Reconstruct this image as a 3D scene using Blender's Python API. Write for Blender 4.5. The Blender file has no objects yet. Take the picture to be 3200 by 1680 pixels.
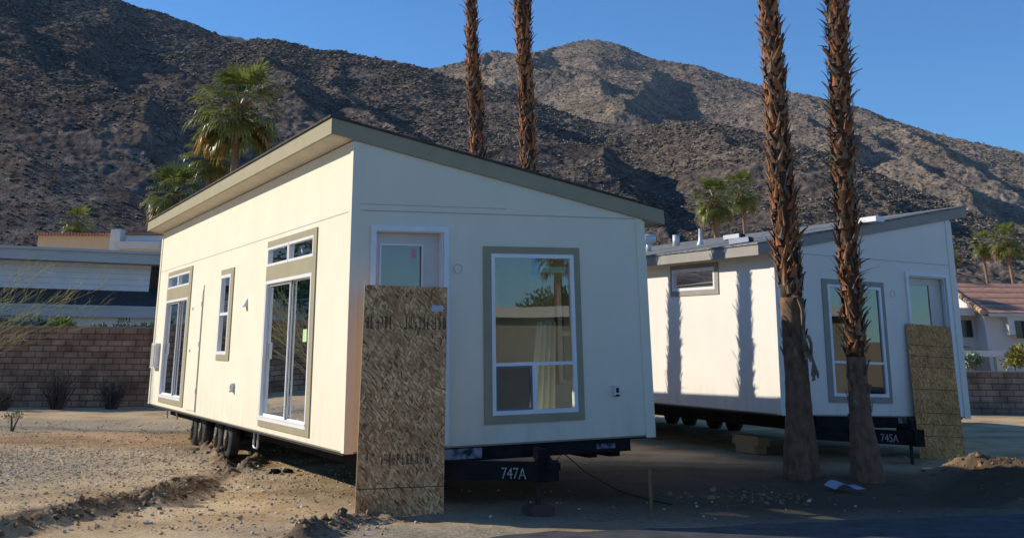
import bpy, bmesh, math, random
import numpy as np
from mathutils import Vector, Matrix
random.seed(7); RNG = np.random.default_rng(11)
S = bpy.context.scene; COL = S.collection

# ------------------------------------------------------------------ camera
FPX, CYP, TH, RHO, CAMZ = 3574.5, -294.8, 0.3682, 0.0087, 1.76     # photo is the lower crop of an upright phone picture
cam_d = bpy.data.cameras.new('camera'); cam = bpy.data.objects.new('camera', cam_d); COL.objects.link(cam); S.camera = cam
cam_d.sensor_fit = 'HORIZONTAL'; cam_d.sensor_width = 36.0; cam_d.lens = 36.0 * FPX / 3200.0
cam_d.shift_x = 0.0; cam_d.shift_y = -(840.0 - CYP) / 3200.0
cam_d.clip_start = 0.1; cam_d.clip_end = 30000
_r = np.array([1, 0, 0.]); _f = np.array([0, math.cos(TH), math.sin(TH)]); _u = np.cross(_r, _f)
R2 = math.cos(RHO) * _r + math.sin(RHO) * _u; U2 = -math.sin(RHO) * _r + math.cos(RHO) * _u
RC = np.stack([R2, U2, _f])
cam.matrix_world = Matrix(((R2[0], U2[0], -_f[0], 0), (R2[1], U2[1], -_f[1], 0), (R2[2], U2[2], -_f[2], CAMZ), (0, 0, 0, 1)))
def ray(x, y): return RC.T @ np.array([(x - 1600) / FPX, (CYP - y) / FPX, 1.0])
def at(x, y, Y):                       # a point of the place: seen at photo pixel x, y and standing Y metres ahead
    r = ray(x, y); p = r * (Y / r[1]); return Vector((p[0], p[1], p[2] + CAMZ))
def onground(x, y, z=0.0):
    r = ray(x, y); p = r * ((z - CAMZ) / r[2]); return Vector((p[0], p[1], z))

# ------------------------------------------------------------------ light
SUN_EL = math.radians(25.0)
SH = Vector((-0.967, 0.255, 0)).normalized()
SUN = Vector((SH.x * math.cos(SUN_EL), SH.y * math.cos(SUN_EL), math.sin(SUN_EL)))
W = bpy.data.worlds.new('World'); S.world = W; W.use_nodes = True
nt = W.node_tree; bgn = nt.nodes['Background']; sky = nt.nodes.new('ShaderNodeTexSky'); sky.sky_type = 'NISHITA'
sky.sun_disc = False; sky.sun_elevation = SUN_EL; sky.sun_rotation = math.atan2(SH.x, SH.y)
sky.altitude = 200; sky.air_density = 1.0; sky.dust_density = 0.05; sky.ozone_density = 3.0
mulc = nt.nodes.new('ShaderNodeMixRGB'); mulc.blend_type = 'MULTIPLY'; mulc.inputs[0].default_value = 1; mulc.inputs[2].default_value = (0.51, 0.91, 1.32, 1); nt.links.new(sky.outputs[0], mulc.inputs[1]); nt.links.new(mulc.outputs[0], bgn.inputs[0]); bgn.inputs[1].default_value = 0.108
sl = bpy.data.lights.new('sun', 'SUN'); sl.energy = 5.0; sl.angle = math.radians(0.5); sl.color = (1.0, 0.915, 0.765)
so = bpy.data.objects.new('sun', sl); COL.objects.link(so); so.rotation_euler = (-SUN).to_track_quat('-Z', 'Y').to_euler()
S.view_settings.view_transform = 'Standard'; S.view_settings.look = 'None'
S.view_settings.exposure = 0.08; S.view_settings.gamma = 1.0

# ------------------------------------------------------------------ materials
MATS = {}
def nodes(name):
    m = bpy.data.materials.new(name); m.use_nodes = True; n = m.node_tree.nodes; l = m.node_tree.links
    return m, n, l, n['Principled BSDF']
def ramp(n, stops):
    r = n.new('ShaderNodeValToRGB'); e = r.color_ramp.elements
    while len(e) < len(stops): e.new(0.5)
    for el, (p, c) in zip(e, stops): el.position = p; el.color = (c[0], c[1], c[2], 1)
    return r
def pm(name, c, c2=None, rough=0.7, scale=6.0, detail=4, bump=0.0, bscale=None, metal=0.0, spec=0.3, stretch=None, lo=0.35, hi=0.65):
    if name in MATS: return MATS[name]
    m, n, l, b = nodes(name)
    c2 = c2 or tuple(v * 0.88 for v in c)
    tc = n.new('ShaderNodeTexCoord'); src = tc.outputs['Object']
    if stretch:
        mp = n.new('ShaderNodeMapping'); mp.inputs['Scale'].default_value = stretch; l.new(src, mp.inputs[0]); src = mp.outputs[0]
    t = n.new('ShaderNodeTexNoise'); t.inputs['Scale'].default_value = scale; t.inputs['Detail'].default_value = detail
    l.new(src, t.inputs['Vector'])
    r = ramp(n, [(lo, c), (hi, c2)]); l.new(t.outputs[0], r.inputs[0]); l.new(r.outputs[0], b.inputs['Base Color'])
    b.inputs['Roughness'].default_value = rough; b.inputs['Metallic'].default_value = metal; b.inputs['Specular IOR Level'].default_value = spec
    if bump:
        t2 = n.new('ShaderNodeTexNoise'); t2.inputs['Scale'].default_value = bscale or scale * 6; t2.inputs['Detail'].default_value = 4
        l.new(src, t2.inputs['Vector'])
        bp = n.new('ShaderNodeBump'); bp.inputs['Strength'].default_value = bump; bp.inputs['Distance'].default_value = 0.02
        l.new(t2.outputs[0], bp.inputs['Height']); l.new(bp.outputs[0], b.inputs['Normal'])
    MATS[name] = m; return m
def glass(name, tint, boost):
    m, n, l, b = nodes(name); n.remove(b); out = n['Material Output']
    tr = n.new('ShaderNodeBsdfTransparent'); tr.inputs[0].default_value = (*tint, 1)
    gl = n.new('ShaderNodeBsdfGlossy'); gl.inputs['Roughness'].default_value = 0.0; gl.inputs[0].default_value = (0.95, 0.97, 0.97, 1)
    no = n.new('ShaderNodeTexNoise'); no.inputs['Scale'].default_value = 1.3; no.inputs['Detail'].default_value = 0
    tc = n.new('ShaderNodeTexCoord'); l.new(tc.outputs['Object'], no.inputs['Vector'])
    bp = n.new('ShaderNodeBump'); bp.inputs['Strength'].default_value = 0.02; bp.inputs['Distance'].default_value = 0.05
    l.new(no.outputs[0], bp.inputs['Height']); l.new(bp.outputs[0], gl.inputs['Normal'])
    fr = n.new('ShaderNodeFresnel'); fr.inputs['IOR'].default_value = 1.5
    mu = n.new('ShaderNodeMath'); mu.operation = 'MULTIPLY'; mu.inputs[1].default_value = boost; mu.use_clamp = True
    mx = n.new('ShaderNodeMixShader'); l.new(fr.outputs[0], mu.inputs[0]); l.new(mu.outputs[0], mx.inputs[0])
    l.new(tr.outputs[0], mx.inputs[1]); l.new(gl.outputs[0], mx.inputs[2]); l.new(mx.outputs[0], out.inputs[0]); return m

CREAM = pm('cream_siding', (0.825, 0.758, 0.60), (0.79, 0.723, 0.566), 0.75, 1.3, 5, 0.12, 60)
CREAM_SEAM = pm('siding_joint', (0.44, 0.40, 0.345), None, 0.9)
def dusty(m):
    n = m.node_tree.nodes; l = m.node_tree.links; b = n['Principled BSDF']; src = b.inputs['Base Color'].links[0].from_socket
    tc = n.new('ShaderNodeTexCoord'); sx = n.new('ShaderNodeSeparateXYZ'); l.new(tc.outputs['Object'], sx.inputs[0])
    mr = n.new('ShaderNodeMapRange'); mr.inputs[1].default_value = 0.0; mr.inputs[2].default_value = 0.55; mr.inputs[3].default_value = 1; mr.inputs[4].default_value = 0; l.new(sx.outputs[2], mr.inputs[0])
    no = n.new('ShaderNodeTexNoise'); no.inputs['Scale'].default_value = 3.0; no.inputs['Detail'].default_value = 7; mp = n.new('ShaderNodeMapping'); mp.inputs['Scale'].default_value = (1.6, 1.6, 0.45); l.new(tc.outputs['Object'], mp.inputs[0]); l.new(mp.outputs[0], no.inputs['Vector'])
    r = ramp(n, [(0.42, (0, 0, 0)), (0.75, (1, 1, 1))]); l.new(no.outputs[0], r.inputs[0])
    a = n.new('ShaderNodeMath'); a.operation = 'MULTIPLY_ADD'; a.inputs[1].default_value = 0.28; a.inputs[2].default_value = 0.03; l.new(mr.outputs[0], a.inputs[0])
    q = n.new('ShaderNodeMath'); q.operation = 'MULTIPLY'; l.new(a.outputs[0], q.inputs[0]); l.new(r.outputs[0], q.inputs[1])
    mx = n.new('ShaderNodeMixRGB'); mx.inputs[2].default_value = (0.42, 0.33, 0.23, 1); l.new(q.outputs[0], mx.inputs[0]); l.new(src, mx.inputs[1]); l.new(mx.outputs[0], b.inputs['Base Color'])
dusty(CREAM)
WHITE_SIDING = pm('white_siding', (0.83, 0.79, 0.71), (0.80, 0.76, 0.68), 0.75, 1.1, 5, 0.12, 60)
dusty(WHITE_SIDING)
OLIVE = pm('olive_trim', (0.355, 0.315, 0.205), (0.32, 0.285, 0.185), 0.65, 3, 4, 0.08, 50)
GREYTRIM = pm('grey_trim', (0.33, 0.305, 0.27), (0.29, 0.27, 0.24), 0.65, 3, 4, 0.08, 50)
VINYL = pm('white_vinyl', (0.82, 0.82, 0.82), (0.77, 0.77, 0.78), 0.4, 4)
SOFFIT = pm('soffit', (0.66, 0.60, 0.50), None, 0.7, 4)
SHINGLE = pm('dark_shingle', (0.045, 0.042, 0.04), (0.09, 0.085, 0.08), 0.95, 9, 5, 0.6, 30)
SHINGLE2 = pm('grey_shingle', (0.13, 0.135, 0.14), (0.27, 0.275, 0.28), 0.95, 7, 5, 0.8, 22)
INTERIOR = pm('interior_paint', (0.62, 0.60, 0.54), None, 0.8, 2)
CARPET = pm('interior_floor', (0.42, 0.36, 0.28), None, 0.8, 8)
CURTAIN = pm('curtain_cloth', (0.88, 0.85, 0.72), (0.80, 0.77, 0.63), 0.85, 5)
BLUESTEEL = pm('chassis_paint', (0.009, 0.009, 0.010), (0.018, 0.018, 0.021), 0.75, 5, 4, 0.05, 30, spec=0.12)
SCUFF = pm('scuffed_paint', (0.30, 0.32, 0.36), (0.03, 0.036, 0.05), 0.6, 7, 3, lo=0.42, hi=0.62)
RUSTY = pm('rusty_iron', (0.03, 0.022, 0.02), (0.06, 0.035, 0.026), 0.8, 12)
RUBBER = pm('tyre_rubber', (0.028, 0.027, 0.026), (0.075, 0.066, 0.055), 0.85, 9, 4, 0.3, 40)
RIMM = pm('dusty_rim', (0.22, 0.2, 0.17), (0.10, 0.09, 0.08), 0.55, 10, metal=0.4)
STENCIL = pm('stencil_paint', (0.50, 0.50, 0.50), (0.14, 0.14, 0.15), 0.8, 30, 4)
GALV = pm('galvanised', (0.70, 0.71, 0.72), (0.58, 0.59, 0.60), 0.45, 8, metal=0.2)
BLACKP = pm('black_plastic', (0.012, 0.012, 0.014), None, 0.6)
WOODPALE = pm('pale_lumber', (0.45, 0.33, 0.2), (0.34, 0.24, 0.14), 0.8, 6, 4, 0.2, 40, stretch=(1, 8, 8))
GLASS_F = glass('window_glass', (0.78, 0.84, 0.80), 3.2)
GLASS_S = glass('door_glass', (0.82, 0.88, 0.82), 1.0)
SCREENM = pm('insect_screen', (0.05, 0.05, 0.052), None, 0.9)
PINK = pm('pink_sticker', (0.75, 0.28, 0.34), None, 0.6)
PAPER = pm('paper_sticker', (0.74, 0.80, 0.70), None, 0.6)
GREENTAG = pm('green_sticker', (0.58, 0.78, 0.40), None, 0.6)
STUCCO = pm('white_stucco', (0.62, 0.60, 0.57), (0.56, 0.54, 0.51), 0.9, 1.2, 5, 0.3, 12)
STUCCO_TAN = pm('tan_stucco', (0.68, 0.50, 0.31), (0.63, 0.46, 0.29), 0.9, 1.2, 5, 0.3, 12)
GREYFASCIA = pm('grey_fascia', (0.52, 0.51, 0.48), (0.47, 0.465, 0.44), 0.8, 1.0)
DARKGLASS = pm('dark_pane', (0.02, 0.022, 0.026), None, 0.12, spec=0.6)

def brickmat(name, c1, c2, cm, bw, bh, mort, bump=0.6, blot=((0.55, 0.52, 0.5), (1.2, 1.18, 1.15))):
    m, n, l, b = nodes(name); tc = n.new('ShaderNodeTexCoord'); sx = n.new('ShaderNodeSeparateXYZ'); cb = n.new('ShaderNodeCombineXYZ')
    l.new(tc.outputs['Object'], sx.inputs[0]); l.new(sx.outputs[0], cb.inputs[0]); l.new(sx.outputs[2], cb.inputs[1])
    br = n.new('ShaderNodeTexBrick'); l.new(cb.outputs[0], br.inputs['Vector']); br.inputs['Scale'].default_value = 1.0
    br.inputs['Brick Width'].default_value = bw; br.inputs['Row Height'].default_value = bh; br.inputs['Mortar Size'].default_value = mort
    br.inputs['Mortar Smooth'].default_value = 0.3; br.inputs['Bias'].default_value = 0.1
    br.inputs['Color1'].default_value = (*c1, 1); br.inputs['Color2'].default_value = (*c2, 1); br.inputs['Mortar'].default_value = (*cm, 1)
    no = n.new('ShaderNodeTexNoise'); no.inputs['Scale'].default_value = 2.2; no.inputs['Detail'].default_value = 6; l.new(tc.outputs['Object'], no.inputs['Vector'])
    r = ramp(n, [(0.3, blot[0]), (0.7, blot[1])]); l.new(no.outputs[0], r.inputs[0])
    mx = n.new('ShaderNodeMixRGB'); mx.blend_type = 'MULTIPLY'; mx.inputs[0].default_value = 1; l.new(br.outputs[0], mx.inputs[1]); l.new(r.outputs[0], mx.inputs[2])
    l.new(mx.outputs[0], b.inputs['Base Color']); b.inputs['Roughness'].default_value = 0.95; b.inputs['Specular IOR Level'].default_value = 0.1
    no2 = n.new('ShaderNodeTexNoise'); no2.inputs['Scale'].default_value = 14; no2.inputs['Detail'].default_value = 4; l.new(tc.outputs['Object'], no2.inputs['Vector'])
    ma = n.new('ShaderNodeMath'); ma.operation = 'MULTIPLY_ADD'; ma.inputs[1].default_value = -1.2; l.new(br.outputs['Fac'], ma.inputs[0]); l.new(no2.outputs[0], ma.inputs[2])
    bp = n.new('ShaderNodeBump'); bp.inputs['Strength'].default_value = bump; bp.inputs['Distance'].default_value = 0.03; l.new(ma.outputs[0], bp.inputs['Height']); l.new(bp.outputs[0], b.inputs['Normal'])
    return m
BLOCK = brickmat('slump_block', (0.28, 0.165, 0.11), (0.40, 0.26, 0.18), (0.15, 0.10, 0.075), 0.41, 0.17, 0.016)
LAPSIDING = brickmat('lap_siding', (0.84, 0.84, 0.84), (0.81, 0.81, 0.81), (0.62, 0.62, 0.63), 30.0, 0.2, 0.012, 0.3, ((0.93, 0.93, 0.93), (1.04, 1.04, 1.04)))

def tilemat():
    m, n, l, b = nodes('clay_tile'); tc = n.new('ShaderNodeTexCoord')
    wv = n.new('ShaderNodeTexWave'); wv.bands_direction = 'Z'; wv.wave_profile = 'SAW'; wv.inputs['Scale'].default_value = 1.05; wv.inputs['Distortion'].default_value = 0.5
    wv.inputs['Detail'].default_value = 2; l.new(tc.outputs['Object'], wv.inputs['Vector'])
    no = n.new('ShaderNodeTexNoise'); no.inputs['Scale'].default_value = 4; no.inputs['Detail'].default_value = 5; l.new(tc.outputs['Object'], no.inputs['Vector'])
    r = ramp(n, [(0.0, (0.16, 0.08, 0.055)), (0.35, (0.42, 0.21, 0.14)), (1.0, (0.52, 0.29, 0.195))]); l.new(wv.outputs['Fac'], r.inputs[0])
    r2 = ramp(n, [(0.3, (0.75, 0.72, 0.7)), (0.7, (1.15, 1.12, 1.1))]); l.new(no.outputs[0], r2.inputs[0])
    mx = n.new('ShaderNodeMixRGB'); mx.blend_type = 'MULTIPLY'; mx.inputs[0].default_value = 1; l.new(r.outputs[0], mx.inputs[1]); l.new(r2.outputs[0], mx.inputs[2])
    l.new(mx.outputs[0], b.inputs['Base Color']); b.inputs['Roughness'].default_value = 0.9
    return m
TILE = tilemat()

def osbmat(name, dark, mid, light):
    m, n, l, b = nodes(name); tc = n.new('ShaderNodeTexCoord')
    nz = n.new('ShaderNodeTexNoise'); nz.inputs['Scale'].default_value = 4.5; nz.inputs['Detail'].default_value = 1; l.new(tc.outputs['Object'], nz.inputs['Vector'])
    prev = None
    for i, (sx, sz, ang, dist) in enumerate(((56, 12, 0.14, 0.16), (48, 11, -0.5, 0.2), (70, 17, 0.75, 0.2))):
        mx = n.new('ShaderNodeMixRGB'); mx.blend_type = 'LINEAR_LIGHT'; mx.inputs[0].default_value = dist * 0.12
        l.new(tc.outputs['Object'], mx.inputs[1]); l.new(nz.outputs['Color'], mx.inputs[2])
        mp = n.new('ShaderNodeMapping'); mp.inputs['Rotation'].default_value = (0, ang, 0); l.new(mx.outputs[0], mp.inputs[0])
        mp2 = n.new('ShaderNodeMapping'); mp2.inputs['Scale'].default_value = (sx, 0.01, sz); mp2.inputs['Location'].default_value = (i * 7.3, 0, i * 3.1); l.new(mp.outputs[0], mp2.inputs[0])
        v = n.new('ShaderNodeTexVoronoi'); v.inputs['Scale'].default_value = 1.0; l.new(mp2.outputs[0], v.inputs['Vector'])
        sp = n.new('ShaderNodeSeparateColor'); l.new(v.outputs['Color'], sp.inputs[0])
        r = ramp(n, [(0.0, dark), (0.14, tuple(q * 0.7 for q in mid)), (0.45, mid), (0.8, tuple(q * 0.92 for q in light)), (1.0, tuple(q * 1.25 for q in light))]); l.new(sp.outputs[0], r.inputs[0])
        if prev is None: prev = r.outputs[0]
        else:
            th = n.new('ShaderNodeMath'); th.operation = 'GREATER_THAN'; th.inputs[1].default_value = 0.5; l.new(sp.outputs[1], th.inputs[0])
            m3 = n.new('ShaderNodeMixRGB'); l.new(th.outputs[0], m3.inputs[0]); l.new(prev, m3.inputs[1]); l.new(r.outputs[0], m3.inputs[2]); prev = m3.outputs[0]
    nb = n.new('ShaderNodeTexNoise'); nb.inputs['Scale'].default_value = 2.0; nb.inputs['Detail'].default_value = 3; l.new(tc.outputs['Object'], nb.inputs['Vector'])
    rb = ramp(n, [(0.3, (0.72, 0.68, 0.64)), (0.7, (1.1, 1.08, 1.02))]); l.new(nb.outputs[0], rb.inputs[0])
    m4 = n.new('ShaderNodeMixRGB'); m4.blend_type = 'MULTIPLY'; m4.inputs[0].default_value = 1; l.new(prev, m4.inputs[1]); l.new(rb.outputs[0], m4.inputs[2])
    l.new(m4.outputs[0], b.inputs['Base Color']); b.inputs['Roughness'].default_value = 0.75; b.inputs['Specular IOR Level'].default_value = 0.2
    bp = n.new('ShaderNodeBump'); bp.inputs['Strength'].default_value = 0.25; bp.inputs['Distance'].default_value = 0.004; l.new(m4.outputs[0], bp.inputs['Height']); l.new(bp.outputs[0], b.inputs['Normal'])
    return m
OSB = osbmat('osb_flakes', (0.17, 0.07, 0.03), (0.60, 0.315, 0.14), (0.84, 0.54, 0.285))
OSB2 = osbmat('osb_weathered', (0.22, 0.105, 0.04), (0.56, 0.295, 0.11), (0.70, 0.41, 0.175))
OSBEDGE = pm('osb_edge', (0.55, 0.38, 0.2), (0.4, 0.26, 0.13), 0.85, 20, stretch=(1, 1, 6))
INK = pm('stamp_ink', (0.07, 0.05, 0.045), (0.26, 0.16, 0.09), 0.9, 60, 3, lo=0.4, hi=0.7)

BOOT = pm('palm_boot', (0.17, 0.058, 0.022), (0.50, 0.22, 0.09), 0.8, 5, 5, 0.5, 60, lo=0.3, hi=0.7, stretch=(1, 1, 0.5))
BOOTGREY = pm('palm_boot_grey', (0.10, 0.065, 0.045), (0.34, 0.25, 0.17), 0.85, 6, 5, 0.5, 60, lo=0.35, hi=0.7)
FIBRE = pm('palm_fibre', (0.055, 0.028, 0.018), (0.15, 0.075, 0.04), 0.95, 14, 5, 0.6, 50)
BARK = pm('palm_bark', (0.14, 0.074, 0.043), (0.225, 0.132, 0.082), 0.9, 5, 6, 0.35, 40, stretch=(2.5, 2.5, 1.6))
BARKFAR = pm('palm_bark_far', (0.30, 0.19, 0.12), (0.20, 0.12, 0.08), 0.9, 6, 4, 0.4, 20, stretch=(1, 1, 4))
FROND = pm('frond_green', (0.085, 0.118, 0.024), (0.235, 0.25, 0.06), 0.36, 0.9, 3, spec=0.5)
FRONDY = pm('frond_yellow', (0.42, 0.25, 0.055), (0.22, 0.16, 0.04), 0.6, 0.8, 3)
def leafy(m, w=0.45):
    n = m.node_tree.nodes; l = m.node_tree.links; b = n['Principled BSDF']; src = b.inputs['Base Color'].links[0].from_socket; out = n['Material Output']
    t = n.new('ShaderNodeBsdfTranslucent'); l.new(src, t.inputs[0]); mx = n.new('ShaderNodeMixShader'); mx.inputs[0].default_value = w; l.new(b.outputs[0], mx.inputs[1]); l.new(t.outputs[0], mx.inputs[2]); l.new(mx.outputs[0], out.inputs[0])
leafy(FROND); leafy(FRONDY)
LEAF = pm('leaf_green', (0.04, 0.085, 0.025), (0.10, 0.16, 0.05), 0.5, 2.0, 3, spec=0.4)
LEAFLIGHT = pm('leaf_bright', (0.13, 0.22, 0.035), (0.22, 0.30, 0.06), 0.5, 2.0, 3)
LEAFGREY = pm('leaf_greygreen', (0.10, 0.15, 0.09), (0.24, 0.30, 0.20), 0.5, 3.0, 3)
TWIG = pm('dry_twig', (0.32, 0.27, 0.12), (0.22, 0.17, 0.09), 0.85, 5)
DEADTWIG = pm('dead_twig', (0.055, 0.045, 0.04), (0.11, 0.09, 0.075), 0.9, 5)

# ------------------------------------------------------------------ mesh helpers
class MB:
    def __init__(s): s.v = []; s.f = []; s.mi = []
    def quad(s, a, b, c, d, mi=0):
        i = len(s.v); s.v += [tuple(a), tuple(b), tuple(c), tuple(d)]; s.f.append((i, i+1, i+2, i+3)); s.mi.append(mi)
    def poly(s, pts, mi=0):
        i = len(s.v); s.v += [tuple(p) for p in pts]; s.f.append(tuple(range(i, i+len(pts)))); s.mi.append(mi)
    def box(s, x0, x1, y0, y1, z0, z1, mi=0):
        s.hexa([(x0,y0,z0),(x1,y0,z0),(x1,y1,z0),(x0,y1,z0),(x0,y0,z1),(x1,y0,z1),(x1,y1,z1),(x0,y1,z1)], mi)
    def hexa(s, p, mi=0):
        i = len(s.v); s.v += [tuple(q) for q in p]
        for f in ((3,2,1,0),(4,5,6,7),(0,1,5,4),(1,2,6,5),(2,3,7,6),(3,0,4,7)): s.f.append(tuple(i+k for k in f)); s.mi.append(mi)
    def bar(s, a, b, w, h, up=(0,0,1), mi=0):
        a = Vector(a); b = Vector(b); d = (b-a).normalized(); u = Vector(up); r = d.cross(u).normalized(); u = r.cross(d).normalized()
        r *= w/2; u *= h/2
        s.hexa([a-r-u, a+r-u, b+r-u, b-r-u, a-r+u, a+r+u, b+r+u, b-r+u], mi)
    def tube(s, pts, rad, n=8, mi=0, caps=True):
        pts = [Vector(p) for p in pts]; rings = []
        for k, p in enumerate(pts):
            d = (pts[min(k+1, len(pts)-1)] - pts[max(k-1, 0)]).normalized()
            x = d.cross(Vector((0,1,0.01)));  x = x.normalized() if x.length > 1e-4 else Vector((1,0,0)); y = d.cross(x).normalized()
            r = rad[k] if hasattr(rad, '__len__') else rad
            i = len(s.v); s.v += [tuple(p + (x*math.cos(2*math.pi*j/n) + y*math.sin(2*math.pi*j/n))*r) for j in range(n)]; rings.append(i)
        for a, b in zip(rings[:-1], rings[1:]):
            for j in range(n): s.f.append((a+j, a+(j+1)%n, b+(j+1)%n, b+j)); s.mi.append(mi)
        if caps:
            s.f.append(tuple(rings[0]+j for j in reversed(range(n)))); s.mi.append(mi); s.f.append(tuple(rings[-1]+j for j in range(n))); s.mi.append(mi)
    def lathe(s, c, axis, prof, n=20, mi=0):     # prof: (offset along axis, radius)
        c = Vector(c); ax = Vector(axis).normalized(); s.tube([c + ax*o for o, r in prof], [r for o, r in prof], n, mi)
    def build(s, name, mats, parent=None, smooth=False, mat=None):
        me = bpy.data.meshes.new(name); me.from_pydata(s.v, [], s.f)
        ml = mats if isinstance(mats, (list, tuple)) else [mats]
        for m in ml: me.materials.append(m)
        if len(ml) > 1: me.polygons.foreach_set('material_index', s.mi)
        bm = bmesh.new(); bm.from_mesh(me)
        if smooth: bmesh.ops.remove_doubles(bm, verts=bm.verts, dist=1e-5)
        bmesh.ops.recalc_face_normals(bm, faces=bm.faces); bm.to_mesh(me); bm.free()
        if smooth: me.polygons.foreach_set('use_smooth', [True]*len(me.polygons))
        o = bpy.data.objects.new(name, me); COL.objects.link(o)
        if parent: o.parent = parent
        if mat is not None: o.matrix_local = mat
        return o
def tag(o, label=None, cat=None, group=None, kind=None):
    if label: o['label'] = label
    if cat: o['category'] = cat
    if group: o['group'] = group
    if kind: o['kind'] = kind
    return o
def empty(name, M=None, loc=None):
    o = bpy.data.objects.new(name, None); COL.objects.link(o); o.empty_display_size = 0.2
    if M is not None: o.matrix_world = M
    if loc is not None: o.location = loc
    return o
def textmesh(body, size):
    cu = bpy.data.curves.new('t', 'FONT'); cu.body = body; cu.size = size; cu.extrude = 0.002; cu.align_x = 'LEFT'
    o = bpy.data.objects.new('t', cu); COL.objects.link(o); dg = bpy.context.evaluated_depsgraph_get()
    me = bpy.data.meshes.new_from_object(o.evaluated_get(dg)); bpy.data.objects.remove(o); return me
def text(name, body, height, M, material, parent, sx=1.0):
    me = textmesh(body, height / 0.69); me.materials.clear(); me.materials.append(material); me.name = name
    o = bpy.data.objects.new(name, me); COL.objects.link(o); o.parent = parent
    o.matrix_local = M @ Matrix.Diagonal((sx, 1, 1, 1)); return o
def panel(mb, P, xs0, top, holes, mi=0):          # wall sheet: P(x, y) -> point, top(x) its upper edge, holes = (x0, x1, y0, y1)
    xs = sorted(set(list(xs0) + [h[0] for h in holes] + [h[1] for h in holes]))
    for a, b in zip(xs[:-1], xs[1:]):
        hs = sorted([(h[2], h[3]) for h in holes if h[0] < (a+b)/2 < h[1]]); y = 0.0
        for h0, h1 in hs:
            if h0 > y + 1e-6: mb.quad(P(a, y), P(b, y), P(b, h0), P(a, h0), mi)
            y = h1
        mb.quad(P(a, y), P(b, y), P(b, top(b)), P(a, top(a)), mi)

# ------------------------------------------------------------------ numeric noise
def vnoise(x, y, seed=0):
    xi = np.floor(x); yi = np.floor(y); fx = x - xi; fy = y - yi; xi = xi.astype(np.int64); yi = yi.astype(np.int64)
    def h(a, b):
        n = (a * 374761393 + b * 668265263 + seed * 974634777) & 0xFFFFFFFF
        n = ((n ^ (n >> 13)) * 1274126177) & 0xFFFFFFFF
        return ((n ^ (n >> 16)) & 0xFFFF) / 65535.0
    u = fx*fx*fx*(fx*(fx*6-15)+10); v = fy*fy*fy*(fy*(fy*6-15)+10)
    return (h(xi, yi)*(1-u) + h(xi+1, yi)*u)*(1-v) + (h(xi, yi+1)*(1-u) + h(xi+1, yi+1)*u)*v
def fbm(x, y, oct=4, seed=0, gain=0.5):
    r = 0; a = 1; t = 0
    for k in range(oct):
        r = r + a * (vnoise(x, y, seed+k*17) * 2 - 1); t += a; a *= gain; x, y = (x*0.8 - y*0.6)*2.03 + 3.1, (x*0.6 + y*0.8)*2.03 + 1.7
    return r / t
def ridged(x, y, oct=4, seed=0, gain=0.55):
    r = 0; a = 1; t = 0
    for k in range(oct):
        r = r + a * (1 - np.abs(vnoise(x, y, seed+k*31) * 2 - 1)) ** 2; t += a; a *= gain; x, y = (x*0.8 - y*0.6)*2.07 + 5.3, (x*0.6 + y*0.8)*2.07 + 2.9
    return r / t
def gridmesh(name, X, Y, Z, material, smooth=True):
    ny, nx = X.shape; me = bpy.data.meshes.new(name); me.vertices.add(nx*ny)
    me.vertices.foreach_set('co', np.stack([X, Y, Z], -1).astype(np.float32).ravel())
    i = np.arange(nx*ny).reshape(ny, nx); q = np.stack([i[:-1,:-1], i[:-1,1:], i[1:,1:], i[1:,:-1]], -1).reshape(-1, 4)
    me.loops.add(q.size); me.loops.foreach_set('vertex_index', q.ravel().astype(np.int32)); me.polygons.add(len(q))
    me.polygons.foreach_set('loop_start', np.arange(0, q.size, 4, dtype=np.int32))
    me.polygons.foreach_set('use_smooth', np.full(len(q), smooth)); me.materials.append(material); me.update(calc_edges=True)
    o = bpy.data.objects.new(name, me); COL.objects.link(o); return o

# ------------------------------------------------------------------ ground, road
def seg_dist(x, y, pts):
    best = np.full(np.shape(x), 1e9); sgn = np.zeros(np.shape(x)); s = np.zeros(np.shape(x)); L = 0
    for (ax, ay), (bx, by) in zip(pts[:-1], pts[1:]):
        dx, dy = bx-ax, by-ay; n = math.hypot(dx, dy); t = np.clip(((x-ax)*dx + (y-ay)*dy)/n**2, 0, 1)
        d = np.hypot(x-ax-t*dx, y-ay-t*dy); c = d < best
        best = np.where(c, d, best); sgn = np.where(c, np.sign((x-ax)*dy - (y-ay)*dx), sgn); s = np.where(c, L + t*n, s); L += n
    return best, sgn, s
def gp(*pts): return [tuple(onground(*p)[:2]) for p in pts]
TRENCH = gp((-200, 1690), (0, 1640), (180, 1592), (330, 1570), (470, 1545), (575, 1522), (650, 1494))
BERM = gp((-200, 1712), (0, 1668), (200, 1628), (330, 1600), (385, 1578), (480, 1582), (560, 1555), (620, 1532))
RUT1 = gp((690, 1500), (735, 1440), (760, 1420)); CLOD1 = gp((640, 1405), (690, 1420), (715, 1470)); CLOD2 = gp((765, 1462), (800, 1432), (900, 1420))
CLOD3 = gp((940, 1690), (1010, 1658), (1090, 1632), (1180, 1620)); MOUND = gp((3060, 1474), (3130, 1478), (3220, 1508), (3380, 1550)); PIT = gp((2900, 1500), (2990, 1525), (3050, 1560))
ROADEDGE = gp((1000, 1705), (1430, 1681), (1700, 1657), (2100, 1646), (2470, 1628), (3200, 1600), (4200, 1560))
def road_y(x):
    return np.interp(x, [p[0] for p in ROADEDGE], [p[1] for p in ROADEDGE])
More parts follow.
